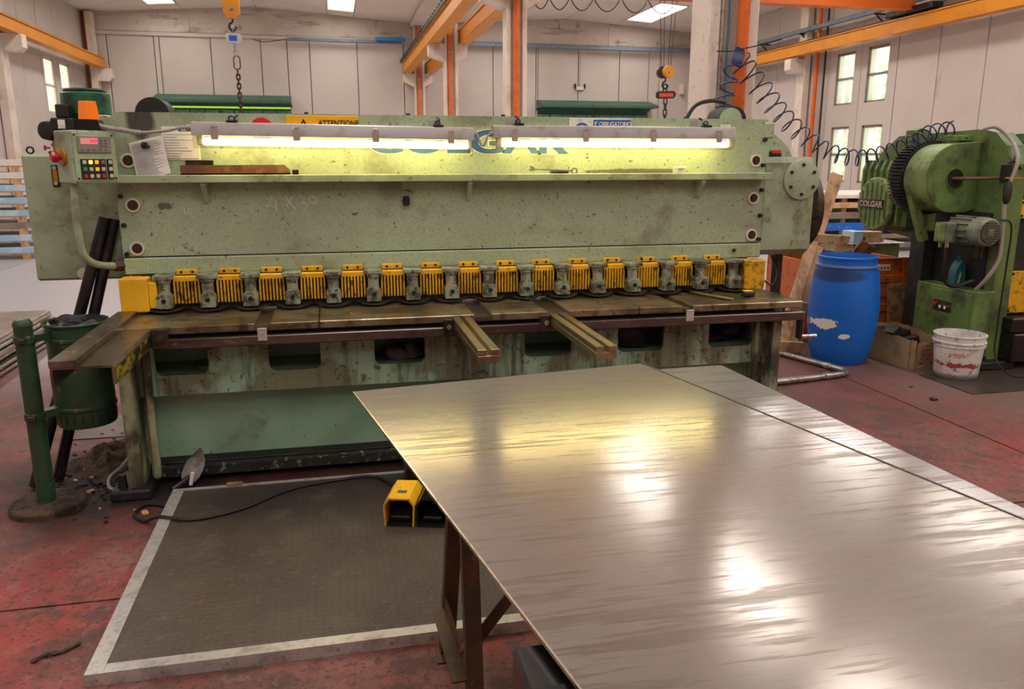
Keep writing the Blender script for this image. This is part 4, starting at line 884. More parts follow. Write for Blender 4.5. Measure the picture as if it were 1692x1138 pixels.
MB().lathe([(.02, .382), (.132, .374), (.136, .385), (.136, .455), (.143, .462), (.143, .474), (.137, .48), (.137, .80), (.144, .806), (.144, .818), (.138, .822), (.138, .872), (.148, .878), (.150, .886), (.146, .892), (.134, .888), (.132, .84), (.130, .42)], (bx, by, 0), n=40, cap=False).build('drum', 'bin_green', LB)
for k in range(22):
    a = 2 * math.pi * k / 22; MB().obox((bx + .1362 * math.cos(a), by + .1362 * math.sin(a), .42), ((math.cos(a), math.sin(a), 0), (-math.sin(a), math.cos(a), 0), (0, 0, 1)), (.0012, .004, .02)).build('slot', 'black', LB, smooth=0)
for a in (-100, -84): MB().cyl((bx + .136 * math.cos(R(a)), by + .136 * math.sin(R(a)), .77), (bx + .139 * math.cos(R(a)), by + .139 * math.sin(R(a)), .77), .010, n=12).build('hole', 'black', LB)
vs = []; n = 48
for j, (r_, z) in enumerate(((.131, .80), (.131, .885), (.118, .897), (.105, .86), (.03, .82))):
    vs += [(bx + (r_ + (.006 * math.sin(13 * i) if 0 < j < 4 else 0)) * math.cos(2 * math.pi * i / n), by + (r_ + (.006 * math.sin(13 * i) if 0 < j < 4 else 0)) * math.sin(2 * math.pi * i / n), z + (.008 * math.sin(7 * i + j) if 0 < j < 4 else 0)) for i in range(n)]
MB().add(vs, [(j * n + i, j * n + (i + 1) % n, (j + 1) * n + (i + 1) % n, (j + 1) * n + i) for j in range(4) for i in range(n)]).build('bin_liner', 'plastic_bag', LB)
for k, (p0, p1, lab) in enumerate((((-1.575, 4.27, .0), (-1.165, 4.535, 1.345), 'black steel tube leaning behind the litter bin, left one'), ((-1.49, 4.36, .0), (-1.125, 4.555, 1.335), 'black steel tube leaning behind the litter bin, right one'))):
    t = thing('steel_tube', lab, 'tube', p0, group='black tubes leaning by the shear')
    d = (Vector(p1) - Vector(p0)).normalized()
    MB().lathe([(.028, 0), (.028, (Vector(p1) - Vector(p0)).length), (.024, (Vector(p1) - Vector(p0)).length), (.024, 0), (.028, 0)], Vector(p0) + Vector((0, 0, .012)), d, 20, False).build('pipe', 'tube_black', t)
rd = random.Random(11); vs = []; fs = []; n = 26
for j in range(n):
    for i in range(n):
        u, v = i / (n - 1) * 2 - 1, j / (n - 1) * 2 - 1; th = math.atan2(v, u); rr = math.sqrt(u * u + v * v) * (1.25 + .22 * math.sin(3 * th + 1) + .14 * math.sin(7 * th) + .08 * math.sin(13 * th))
        h = max(0, 1 - rr) ** 1.2 * .085 * (1 + .5 * math.sin(9 * u + 3) * math.cos(11 * v)) + rd.uniform(0, .024) * max(0, 1 - rr)
        vs.append((-1.32 + u * .22, 4.62 + v * .40, h - (.006 if rr >= 1 else 0)))
for j in range(n - 1):
    for i in range(n - 1): fs.append((j * n + i, j * n + i + 1, (j + 1) * n + i + 1, (j + 1) * n + i))
tag(centre(MB().add(vs, fs).build('dirt_pile', 'dirt', kind='stuff')), 'heap of brown grit and shavings beside the left foot of the shear', 'dirt')
rd = random.Random(4); mb = MB()
for k in range(420):
    a = rd.uniform(0, 6.28); q = abs(rd.gauss(0, .20)); x = -1.22 + q * math.cos(a) * .9; y = 4.48 + q * math.sin(a) * 1.6
    if x > -1.09 and y > 4.0: continue
    s = rd.uniform(.002, .008); mb.obox((x, y, s * .6), ((math.cos(a), math.sin(a), .2), (-math.sin(a), math.cos(a), 0), (0, -.2, 1)), (s * 1.5, s, s * .6))
tag(centre(mb.build('floor_grit', 'dirt', smooth=0, kind='stuff')), 'dark grit and crumbs scattered around the left foot of the shear', 'grit')
tag(centre(MB().tube(spline([(-1.07, 2.66, .006), (-1.03, 2.69, .012), (-.99, 2.70, .006), (-.94, 2.74, .010)], 5), [.004 + .006 * abs(math.sin(i)) for i in range(16)], 6).build('metal_shaving', 'dark_metal')), 'twisted metal shaving on the red floor at the lower left', 'shaving')
for k, (x, y, s, r_) in enumerate(((-1.371, 4.452, .024, .3), (-1.279, 4.151, .018, 1), (-.952, 3.817, .020, 2), (-1.124, 4.011, .014, .6), (-1.01, 3.877, .009, 1.3), (-1.40, 4.33, .012, 2.2), (-1.33, 4.36, .010, .2), (-1.18, 3.93, .008, 1.9))):
    m_ = MB().obox((x, y, s * .45), ((math.cos(r_), math.sin(r_), 0), (-math.sin(r_), math.cos(r_), 0), (0, 0, 1)), (s, s * .7, s * .45), s * .2).build('wood_chip', 'wood', smooth=0)
    tag(centre(m_), 'little chip of light wood on the oily floor by the shear foot', 'wood chip', 'wood chips near the shear foot')
tag(centre(MB().box(-1.62, -1.20, 5.02, 5.46, 0, .006).build('checker_plate', 'checker', smooth=0)), 'small steel checker plate on the floor behind the litter bin', 'floor plate')
sp = thing('hand_scoop', 'grey hand scoop leaning at the back left corner of the mat', 'scoop', (-.80, 4.10, 0))
vs = []; fs = []
for j in range(7):
    for i in range(7):
        u, v = i / 6 - .5, j / 6; wd = .085 * math.sqrt(max(.05, 1 - (2 * abs(v - .42)) ** 2.2)); vs.append((-.80 + u * 2 * wd * .6 + v * .06, 4.13 - .10 * u * u + .04 * v, .03 + v * .16))
for j in range(6):
    for i in range(6): fs.append((j * 7 + i, j * 7 + i + 1, j * 7 + i + 8, j * 7 + i + 7))
MB().add(vs + [(x, y + .003, z) for x, y, z in vs], fs + [tuple(k + 49 for k in f) for f in fs]).build('blade', 'grey_scoop', sp)
MB().cyl((-.80, 4.12, .05), (-.87, 4.05, .02), .016, n=10).build('handle', 'steel_dark', sp)
MB().cyl((-.79, 4.10, .02), (-.775, 4.10, .085), .010, n=8).build('clip', 'sign_white', sp)
tag(centre(MB().tube(spline([(-1.09, 4.30, .16), (-1.15, 4.25, .09), (-1.20, 4.22, .05), (-1.19, 4.16, .015), (-1.13, 4.13, .012)], 8), .009, 8).build('short_hose', 'cable_grey')), 'short grey hose curling down by the left shear foot', 'hose')

# sheet stack on the left
for k in range(9):
    pk, i = divmod(k, 3); z = .02 + pk * .10 + i * .026; rd = random.Random(k)
    dx = rd.uniform(-.03, .02)
    nm = ['first', 'second', 'third', 'fourth', 'fifth', 'sixth', 'seventh', 'eighth', 'topmost'][k]
    tag(centre(MB().box(-4.6, -2.59 + dx, 4.9, 8.0, z + .0005, z + .0245, .002).build('steel_plate', 'sheet_stack', smooth=0)), '%s steel plate %sin the low stack on the left floor' % (nm, 'counted from the floor ' if k < 8 else ''), 'steel plate', 'plates in the left floor stack')
for pk, z0 in enumerate((0, .0985, .1985)):
    for y in (5.6, 7.4):
        tag(centre(MB().box(-4.4, -2.66, y - .04, y + .04, z0, z0 + (.0195 if pk == 0 else .0205)).build('timber_batten', 'wood_dark', smooth=0)), '%s timber batten %s the low plate stack on the left' % ('nearer' if y < 6 else 'further', ('under', 'one layer up in', 'two layers up in')[pk]), 'batten', 'battens in the left floor stack')
# pallet stack far left
ORD = ['lowest', 'second', 'third', 'fourth', 'fifth', 'sixth', 'seventh', 'topmost']
for k in range(8):
    z = k * .207
    t = thing('wooden_pallet', '%s wooden pallet%s in the far left stack' % (ORD[k], ' from the floor' if 0 < k < 7 else ''), 'pallet', (-6.2, 15.5, z), group='pallets in the far left stack')
    for x in (-7.2, -6.2, -5.16):
        for y in (15.06, 15.94): MB().box(x - .05, x + .05, y - .05, y + .05, z, z + .085).build('block', 'wood', t, smooth=0)
    for y in (15.06, 15.5, 15.94): MB().box(-7.25, -5.08, y - .05, y + .05, z + .085, z + .105).build('board', 'wood', t, smooth=0)
    t = tag(centre(MB().box(-7.25, -5.05 - (k % 3) * .02, 15.0, 16.0, z + .1055, z + .2065, .004).build('sheet_pack', ['sheet_blue', 'sheet_blue', 'sheet_stack', 'sheet_blue', 'sheet_blue', 'sheet_blue', 'sheet_white', 'sheet_white'][k], smooth=0)), '%s strapped sheet pack%s in the far left stack' % (ORD[k], ' from the floor' if 0 < k < 7 else ''), 'sheet pack', 'sheet packs in the far left stack')

# ------------------------------------------------------------------ hoists
def link_(c, r, h, wire, ax): 
    P = []
    for i in range(20):
        a = 2 * math.pi * i / 20; u = r * math.cos(a); v = math.sin(a) * r + (h if math.sin(a) > 0 else -h); P.append((c[0] + (u if ax == 'x' else 0), c[1] + (u if ax == 'y' else 0), c[2] + v))
    return MB().tube(P, wire, 6, True)
def hook(mb, x, y, z, s):
    return mb.tube(spline([(x, y, z), (x, y, z - .5 * s), (x - .35 * s, y, z - .8 * s), (x - .38 * s, y, z - 1.25 * s), (x, y, z - 1.55 * s), (x + .36 * s, y, z - 1.3 * s), (x + .38 * s, y, z - 1.0 * s)], 6), [.09 * s + .05 * s * math.sin(math.pi * i / 36) for i in range(37)], 8)
x, y = -1.218, 12.0
t = thing('crane_hook_block', 'yellow crane hook block over the left of the shear', 'hook block', (x, y, 3.4))
MB().prism([(x - .05, 3.50), (x + .05, 3.50), (x + .105, 3.57), (x + .105, 3.76), (x + .07, 3.84), (x - .07, 3.84), (x - .105, 3.76), (x - .105, 3.57)], 'y', y - .06, y + .06).build('block', 'crane_yellow', t, smooth=0)
MB().box(x - .015, x + .03, y - .063, y - .06, 3.59, 3.625).build('label', 'cable_teal', t, smooth=0)
hook(MB(), x, y, 3.52, .11).build('hook', 'black', t)
for dx in (-.07, .07): MB().tube([(x + dx, y, 3.75), (x + dx, y, 6.4)], .008, 6).build('rope', 'cable_black', t)
t = thing('crane_scale', 'silver crane scale with blue display hanging on the chain', 'crane scale', (x, y, 3.18))
MB().prism([(x - .085, 3.20), (x + .075, 3.18), (x + .105, 3.22), (x + .105, 3.29), (x + .08, 3.315), (x - .09, 3.315), (x - .105, 3.28)], 'y', y - .05, y + .05).build('body', 'scale_silver', t, smooth=0)
MB().box(x - .055, x + .05, y - .054, y - .05, 3.215, 3.285).build('display', 'sign_blue', t, smooth=0)
link_((x, y, 3.35), .022, .035, .009, 'y').build('shackle', 'galvanised', t); link_((x + .005, y, 3.14), .022, .035, .009, 'y').build('shackle', 'galvanised', t)
t = thing('lifting_chain', 'dark lifting chain with a rusty ring behind the shear', 'chain', (x, y, 1.5))
link_((x + .015, y, 3.06), .022, .02, .01, 'x').build('link', 'galvanised', t)
link_((x + .02, y, 2.94), .042, .045, .010, 'x').build('ring', 'rust', t)
a0 = link_((x + .022, y, 2.815), .022, .018, .011, 'y').build('link', 'chain', t); b0 = link_((x + .024, y, 2.755), .022, .018, .011, 'x').build('link', 'chain', t)
for k in range(1, 12):
    copy_tree(a0, t, (.001 * k, 0, -.12 * k)); copy_tree(b0, t, (.001 * k, 0, -.12 * k))
x, y = 7.37, 17.5
t = thing('crane_hook_block', 'round yellow crane hook block over the right of the shear', 'hook block', (x, y, 3.2))
MB().lathe([(.03, -.03), (.125, -.03), (.135, 0), (.125, .09), (.03, .09)], (x + .04, y - .09, 3.56), (-.15, 1, 0), 24).build('sheave_cover', 'crane_yellow', t)
MB().lathe([(.03, -.03), (.13, -.03), (.135, 0), (.125, .05), (.03, .05)], (x - .07, y + .03, 3.55), (-.15, 1, 0), 24).build('sheave_cover', 'dark_metal', t)
MB().box(x + .01, x + .05, y - .125, y - .12, 3.52, 3.55).build('label', 'sign_blue', t, smooth=0)
hook(MB(), x + .0, y, 3.45, .16).build('hook', 'black', t)
for dx in (-.13, -.06, .06, .13): MB().tube([(x + dx * .8, y, 3.6), (x + dx * 1.5, y, 5.05)], .007, 6).build('rope', 'cable_black', t)
t = thing('crane_scale', 'red and black crane scale hanging over the right of the shear', 'crane scale', (x, y, 3.0))
MB().obox((x + .02, y, 3.07), ((1, -.35, 0), (.35, 1, 0), (0, 0, 1)), (.21, .12, .075), .03).build('body', 'black', t, smooth=0)
MB().obox((x - .005, y - .10, 3.06), ((1, -.35, 0), (.35, 1, 0), (0, 0, 1)), (.16, .02, .045), .01).build('front_plate', 'scale_red', t, smooth=0)
MB().box(x + .16, x + .235, y - .12, y + .02, 3.03, 3.11, .02).build('red_end', 'scale_red', t, smooth=0)
link_((x, y, 3.21), .04, .05, .016, 'x').build('shackle', 'black', t)
t = thing('lifting_chain', 'short chain below the red crane scale', 'chain', (x, y, 2.3))
for k in range(7): link_((x + .02, y, 2.93 - k * .12), .038, .035, .014, 'x' if k % 2 == 0 else 'y').build('link', 'chain', t)

# column services and the coiled blue hose
tag(centre(MB().tube([(3.20, 6.46, 1.2), (3.205, 6.46, 6.2)], .016, 10).tube([(3.2, 6.46, 2.02), (3.2, 6.46, 2.10)], .03, 10).build('conduit', 'galvanised')), 'grey electrical conduit running up the column beside the shear', 'conduit')
tag(centre(MB().tube([(3.245, 6.44, 1.0), (3.25, 6.44, 6.2)], .009, 8).build('blue_cable', 'cable_teal')), 'straight teal cable running up the column beside the shear', 'cable')
tag(centre(MB().tube([(3.087, 6.30, 2.507), (3.20, 6.27, 2.505), (3.457, 6.22, 2.559), (3.6, 6.2, 2.60)], .005, 6).build('hanger_rod', 'black')), 'thin black rod holding the coiled hose on the column', 'rod')
def coil(path, radii, turns, wire, n=16):
    path = spline(path, 24); m = len(path); P = []
    for i in range(int(turns * n) + 1):
        s = i / (turns * n) * (m - 1); k = min(int(s), m - 2); p = path[k].lerp(path[k + 1], s - k); tg = (path[k + 1] - path[k]).normalized()
        a = tg.cross(Vector((0, 1, .0))).normalized(); b = tg.cross(a); q = s / (m - 1) * (len(radii) - 1); qk = min(int(q), len(radii) - 2); r_ = radii[qk] + (radii[qk + 1] - radii[qk]) * (q - qk)
        th = 2 * math.pi * i / n; P.append(p + (a * math.cos(th) + b * math.sin(th)) * r_)
    return MB().tube(P, wire, 6)
H = thing('coiled_hose', 'dark blue coiled air hose sagging from the column to the press', 'hose', (3.2, 6.2, 2.4))
coil([(3.25, 6.22, 2.42), (3.44, 6.2, 2.22), (3.641, 6.2, 2.01), (3.879, 6.2, 1.835), (4.111, 6.12, 1.70), (4.344, 6.08, 1.665), (4.551, 6.02, 1.715), (4.749, 5.95, 1.80), (4.885, 5.95, 1.87), (5.10, 5.95, 1.90)], [.10, .085, .07, .065, .062, .065], 25, .0065).build('long_coil', 'hose_navy', H)
coil([(3.225, 6.25, 2.41), (3.19, 6.25, 2.25), (3.165, 6.25, 2.12), (3.15, 6.25, 2.03)], [.075, .07, .065], 4, .0065).build('short_coil', 'hose_blue', H)
for k in range(4): MB().tube([(3.235 + .012 * k + .045 * math.cos(2 * math.pi * i / 18) * .6 + .02 * math.sin(2 * math.pi * i / 18), 6.25 + .012 * math.sin(2 * math.pi * i / 18), 2.47 - .004 * k + .07 * math.sin(2 * math.pi * i / 18)) for i in range(18)], .0075, 6, True).build('knot_loop', 'hose_blue', H)

# ------------------------------------------------------------------ right: drum, pipe guard, pallet, crate, box, bucket
t = thing('plastic_drum', 'blue plastic drum with a torn white sticker, lid missing', 'drum', (4.11, 5.80, 0))
MB().lathe([(.02, .004), (.205, .0), (.222, .03), (.25, .15), (.272, .30), (.279, .45), (.272, .60), (.252, .74), (.238, .80), (.238, .815), (.226, .825), (.226, .865), (.234, .868), (.234, .885), (.222, .888), (.218, .86), (.22, .70), (.24, .40), (.18, .10)], (4.11, 5.80, 0), n=48, cap=False).build('body', 'drum_blue', t, smooth=50)
MB().lathe([(.24, .800), (.252, .803), (.252, .816), (.24, .819)], (4.11, 5.80, 0), n=48).build('rim_ring', 'drum_ring', t)
pts = spline([(2.62, 5.13, .026), (3.10, 5.19, .026), (3.60, 5.26, .026), (3.80, 5.30, .026), (3.875, 5.36, .026), (3.87, 5.45, .026), (3.80, 5.70, .026), (3.70, 6.02, .026)], 8)
t = thing('pipe_guard', 'bent galvanised pipe lying on the red floor by the drum', 'pipe', (3.5, 5.4, 0))
MB().tube(pts, .025, 14).build('pipe', 'galvanised', t)
for a, b in (((3.62, 5.263, .026), (3.66, 5.27, .026)), ((3.845, 5.53, .026), (3.835, 5.57, .026))): MB().cyl(a, b, .030, n=14).build('coupling', 'galvanised', t)
t = thing('wooden_pallet', 'broken wooden pallet leaning behind the blue drum', 'pallet', (4.0, 6.3, 0))
for p0, p1, wd, th, m_ in (((3.80, 6.22, .0), (4.50, 6.62, 1.52), .105, .045, 'wood'), ((3.70, 6.05, .0), (4.12, 6.33, .95), .095, .022, 'wood'), ((3.83, 6.08, .02), (4.20, 6.36, .90), .08, .022, 'wood'), ((4.27, 6.28, .45), (4.50, 6.44, .97), .085, .04, 'wood_dark'),
                           ((4.16, 6.42, .97), (4.53, 6.40, .94), .085, .022, 'wood'), ((3.68, 6.04, .085), (3.93, 6.07, .055), .10, .03, 'wood'), ((3.80, 6.09, .42), (4.15, 6.09, .40), .08, .022, 'wood')):
    MB().beam(p0, p1, wd, th, (.25, 1, -.25) if p1[2] - p0[2] > .3 else (0, 1, .2), .003).build('plank', m_, t, smooth=0)
t = thing('steel_crate', 'orange ribbed steel crate behind the blue drum', 'crate', (4.8, 6.9, 0))
cx0, cx1, cy0, cy1, cz = 4.20, 5.23, 6.48, 7.20, .745
MB().box(cx0, cx1, cy0, cy0 + .02, .08, cz).build('front_side', 'orange_crate', t, smooth=0); MB().box(cx0, cx1, cy1 - .02, cy1, .08, cz + .02).build('back_side', 'orange_crate', t, smooth=0)
for x in (cx0, cx1 - .02): MB().box(x, x + .02, cy0, cy1, .08, cz).build('end_side', 'orange_crate', t, smooth=0)
MB().box(cx0, cx1, cy0, cy1, .06, .08).build('bottom', 'orange_crate', t, smooth=0)
for k in range(4): MB().box(cx0 + .04, cx1 - .06, cy0 - .018, cy0, .12 + k * .135, .20 + k * .135, .012).build('rib', 'orange_crate', t, smooth=0)
MB().box(cx0 - .012, cx1 + .012, cy0 - .022, cy0 + .02, cz, cz + .016, .004).build('rim', 'orange_crate', t, smooth=0)
MB().box(cx1 - .055, cx1 + .012, cy0 - .02, cy0 + .03, .0, cz, .004).build('corner_post', 'orange_crate', t, smooth=0); MB().box(cx0 - .012, cx0 + .045, cy0 - .02, cy0 + .03, .0, cz, .004).build('corner_post', 'orange_crate', t, smooth=0)
s = MB().box(4.93, 5.045, cy0 - .006, cy0, .645, .70).build('sticker', 'sign_white', t, smooth=0)
for k in range(3): MB().box(4.945 + k * .033, 4.965 + k * .033, cy0 - .008, cy0 - .006, .655, .68).build('red_mark', 'red_print', s, smooth=0)
for k, (p0, p1) in enumerate((((4.72, 6.75, .60), (4.85, 6.6, .90)), ((4.80, 6.8, .60), (4.90, 6.62, .88)), ((4.90, 6.85, .6), (4.96, 6.66, .86)))):
    tag(centre(MB().beam(p0, p1, .10, .03, (0, 1, 0), .003).build('wood_offcut', 'wood_dark', smooth=0)), '%s of three wood offcuts sticking out of the orange crate' % ('leftmost', 'middle', 'rightmost')[k], 'wood offcut', 'offcuts in the orange crate')
tag(centre(MB().box(4.55, 4.72, 6.6, 6.75, .55, .82, .005).build('rusty_block', 'rust', smooth=0)), 'rusty steel block standing in the left of the orange crate', 'steel block')
t = thing('tool_trolley', 'dark green steel trolley top behind the orange crate', 'trolley', (5.45, 7.5, 0))
MB().box(5.20, 5.75, 7.26, 7.7, .58, .80, .01).build('body', 'press_green', t, smooth=0); MB().box(5.17, 5.78, 7.24, 7.72, .80, .815, .004).build('top', 'galvanised', t, smooth=0)
for xx in (5.24, 5.71):
    for yy in (7.30, 7.66): MB().box(xx - .025, xx + .025, yy - .025, yy + .025, 0, .58).build('leg', 'press_green', t, smooth=0)
for k, (x0, x1, z) in enumerate(((5.36, 5.58, .8155), (5.33, 5.55, .8705))):
    tag(centre(MB().box(x0, x1, 7.3, 7.45, z, z + .054, .003).build('wood_block', 'wood', smooth=0)), ('lower', 'upper')[k] + ' light wood block stacked on the dark green trolley', 'wood block')
tag(centre(MB().box(5.22, 5.33, 7.3, 7.5, .8155, .93, .004).build('carton', 'teal_box', smooth=0)), 'pale blue carton on the trolley beside the wood blocks', 'carton')
tag(centre(MB().obox((5.06, 6.33, .275), ((1, .05, 0), (0, 1, -.12), (0, .12, 1)), (.11, .008, .27)).build('brown_board', 'wood_dark', smooth=0)), 'brown board standing between the orange crate and the green cabinet', 'board')
# cardboard box with scrap
t = thing('cardboard_box', 'torn open cardboard box of scrap beside the blue drum', 'cardboard box', (4.62, 5.65, 0))
A, B_, C_, D_ = Vector((4.44, 5.98, 0)), Vector((4.47, 5.40, 0)), Vector((4.73, 5.40, 0)), Vector((4.80, 5.98, 0))
def side(p, q, h0, h1, m_='cardboard', nm='side', wob=.012):
    vs = []; n = 8; nrm = (q - p).cross(Vector((0, 0, 1))).normalized()
    for k in range(n + 1):
        c = p.lerp(q, k / n); h = h0 + (h1 - h0) * k / n + .006 * math.sin(k * 2.3)
        for f in (0, .5, 1): vs.append(c + nrm * wob * math.sin(k * 1.3 + f * 2) * f + Vector((0, 0, h * f)))
    fs = [(k * 3 + j, k * 3 + 3 + j, k * 3 + 4 + j, k * 3 + 1 + j) for k in range(n) for j in range(2)]
    return MB().add(vs + [v + nrm * .006 for v in vs], fs + [tuple(i + len(vs) for i in f) for f in fs]).build(nm, m_, t)
s0 = side(A, B_, .25, .24); s1 = side(B_ + Vector((.06, 0, 0)), C_, .21, .23); side(C_, D_, .25, .26); side(D_, A, .26, .26)
side(B_, B_ + Vector((.045, -.02, 0)), .24, .235, nm='torn_flap')
MB().add([A + Vector((.02, -.02, .01)), B_ + Vector((.01, .02, .01)), C_ + Vector((-.01, .02, .01)), D_ + Vector((-.02, -.02, .01))], [(0, 1, 2, 3)]).build('bottom', 'cardboard', t)
rd = random.Random(21); mb = MB()
for k in range(26):
    xx = rd.uniform(4.55, 4.70); zz_ = .04 + (k % 5) * .036; mb.box(xx, xx + rd.uniform(.006, .022), 5.385, 5.388, zz_, zz_ + rd.uniform(.008, .014))
mb.build('red_print', 'red_print', s1, smooth=0)['kind'] = 'stuff'
for k, (c, h, r_) in enumerate((((4.56, 5.72, .17), (.07, .05, .10), .5), ((4.63, 5.58, .15), (.06, .03, .08), -.3), ((4.55, 5.86, .15), (.06, .05, .09), 1.0), ((4.68, 5.75, .16), (.05, .05, .08), .2))):
    tag(centre(MB().obox(c, ((math.cos(r_), math.sin(r_), .3), (-math.sin(r_), math.cos(r_), 0), (-.3, 0, 1)), h, .004).build('scrap_block', 'steel_dark', smooth=0)), '%s dark scrap piece in the torn cardboard box' % ('biggest', 'nearest', 'furthest', 'rightmost')[k], 'scrap', 'scrap in the cardboard box')
# bucket
t = thing('plastic_bucket', 'white plastic bucket with red smears on the checker plate', 'bucket', (4.69, 5.14, .006))
bz = .007
MB().lathe([(.01, bz), (.150, bz), (.155, bz + .01), (.176, bz + .245), (.184, bz + .247), (.184, bz + .257), (.177, bz + .259), (.178, bz + .272), (.187, bz + .274), (.187, bz + .284), (.179, bz + .286), (.181, bz + .325), (.187, bz + .328), (.187, bz + .336), (.178, bz + .337), (.172, bz + .28), (.150, bz + .02)], (4.69, 5.14, 0), n=40, cap=False).build('body', 'bucket', t, smooth=40)
MB().tube([(4.69 + .186 * math.cos(R(a)), 5.14 + .186 * math.sin(R(a)), .30 - .06 * math.sin(R(a - 20))) for a in range(20, 200, 12)], .004, 6).build('bail_handle', 'galvanised', t)
tag(centre(MB().box(4.43, 5.6, 4.67, 5.22, 0, .006).build('checker_plate', 'checker', smooth=0)), 'steel checker plate on the floor under the white bucket', 'floor plate')
tag(centre(MB().blob((4.06, 4.62, .010), (.035, .022, .012), 3, 2, .2).build('oily_lump', 'black')), 'small black lump on the red floor in front of the bucket', 'debris')
tag(centre(MB().blob((4.13, 4.93, .005), (.018, .010, .006), 5, 2, .2).build('oily_lump', 'black')), 'tiny black scrap on the floor between lump and cardboard box', 'debris')

# ------------------------------------------------------------------ the press on the right
PR = thing('punch_press', 'old green mechanical press with a finned housing, gear and motor', 'press', (5.2, 5.9, 0))
PG = 'press_green'
top = [(5.30, .05), (5.30, 1.62), (5.36, 1.76), (5.48, 1.86), (5.62, 1.89), (6.6, 1.86), (6.85, 1.7), (6.85, 1.02), (6.2, .95), (6.2, .05)]
MB().prism(top, 'x', 5.09, 5.25).build('side_frame', PG, PR, smooth=0)
MB().prism(top, 'x', 5.95, 6.1).build('side_frame', PG, PR, smooth=0)
MB().box(5.25, 5.95, 5.9, 6.15, .1, 1.8).box(5.25, 5.95, 6.15, 6.8, 1.0, 1.8).build('body', 'press_dark', PR, smooth=0)
MB().box(4.98, 5.30, 5.20, 5.60, .007, .07, .01).cyl((5.05, 5.26, .07), (5.05, 5.26, .11), .018, n=6).build('foot', 'grease', PR)
MB().box(4.95, 5.09, 5.95, 6.12, .05, 1.05).build('lower_body', 'press_dark', PR, smooth=0)
uc = (4.875, 1.505); ur = .272
up_ = [(uc[0] + ur * math.cos(R(a)), uc[1] + ur * math.sin(R(a))) for a in range(90, 271, 8)]
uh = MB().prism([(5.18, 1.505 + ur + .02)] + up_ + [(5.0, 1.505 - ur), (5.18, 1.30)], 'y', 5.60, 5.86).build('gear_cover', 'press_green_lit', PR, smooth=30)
MB().prism([(5.17, 1.505 + ur + .015)] + [(uc[0] + (ur - .004) * math.cos(R(a)), uc[1] + (ur - .004) * math.sin(R(a))) for a in range(90, 271, 8)] + [(5.0, 1.505 - ur + .004), (5.17, 1.302)], 'y', 5.594, 5.60).build('cover_face', PG, uh, smooth=30)
MB().cyl((4.86, 5.595, 1.504), (4.86, 5.589, 1.504), .075, n=32).build('shaft_hole', 'black', uh)
MB().lathe([(.075, 0), (.082, 0), (.082, -.008), (.075, -.008)], (4.86, 5.594, 1.504), (0, 1, 0), 32, False).build('hole_rim', PG, uh)
MB().tube(spline([(4.84, 5.60, 1.505), (4.92, 5.50, 1.505), (5.02, 5.40, 1.51), (5.12, 5.28, 1.52)], 6), .014, 10).build('shaft_cable', 'rust', uh)
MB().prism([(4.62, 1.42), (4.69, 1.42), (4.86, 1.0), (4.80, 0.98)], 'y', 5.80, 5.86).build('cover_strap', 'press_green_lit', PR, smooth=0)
MB().box(4.93, 5.24, 5.72, 5.86, 1.80, 1.845, .004).build('top_flange', PG, PR, smooth=0)
for k in range(4): MB().cyl((4.97 + .065 * k, 5.72, 1.823), (4.97 + .065 * k, 5.712, 1.823), .006, n=8).build('bolt', 'black', PR)
n = 64; gp = []
for k in range(n):
    a = 2 * math.pi * k / n
    for da, r_ in ((-.3, .283), (-.15, .305), (.15, .305), (.3, .283)): gp.append((uc[0] + r_ * math.cos(a + da * 2 * math.pi / n), uc[1] + r_ * math.sin(a + da * 2 * math.pi / n)))
MB().prism(gp, 'y', 5.875, 6.02).build('gear_wheel', 'press_dark', PR, smooth=0)
fh = MB().box(4.925, 5.3, 6.24, 6.84, 1.02, 1.60, .05).build('finned_housing', PG, PR, smooth=0)
for k in range(7):
    yy = 6.27 + k * .085; MB().prism([(4.945, 1.10), (4.895, 1.10), (4.895, 1.56), (4.93, 1.645), (5.3, 1.655), (5.3, 1.58), (4.945, 1.58)], 'y', yy, yy + .028).build('fin', PG, fh, smooth=0)
dc = (4.895, 6.545, 1.252)
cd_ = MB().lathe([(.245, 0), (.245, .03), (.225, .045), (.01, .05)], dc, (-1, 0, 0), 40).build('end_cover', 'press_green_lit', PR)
for k in range(8):
    a = R(22.5 + 45 * k); MB().cyl((4.868, dc[1] + .228 * math.cos(a), dc[2] + .228 * math.sin(a)), (4.852, dc[1] + .228 * math.cos(a), dc[2] + .228 * math.sin(a)), .012, n=6).build('cover_bolt', 'black', cd_)
for k in range(6):
    yy = dc[1] - .165 + k * .066; hh = math.sqrt(.205 ** 2 - (yy - dc[1]) ** 2); MB().box(4.838, 4.85, yy - .008, yy + .008, dc[2] - hh, dc[2] + hh, .004).build('cover_rib', PG, cd_, smooth=0)
npl = MB().box(4.828, 4.84, 6.39, 6.73, dc[2] - .035, dc[2] + .045, .003).build('name_plate', 'dark_metal', cd_, smooth=0)
text('COLGAR', .072, (4.8265, 6.715, dc[2] - .020), 'bright_steel', cd_, rot=(R(90), 0, R(-90)), xs=1.12, bold=.002)
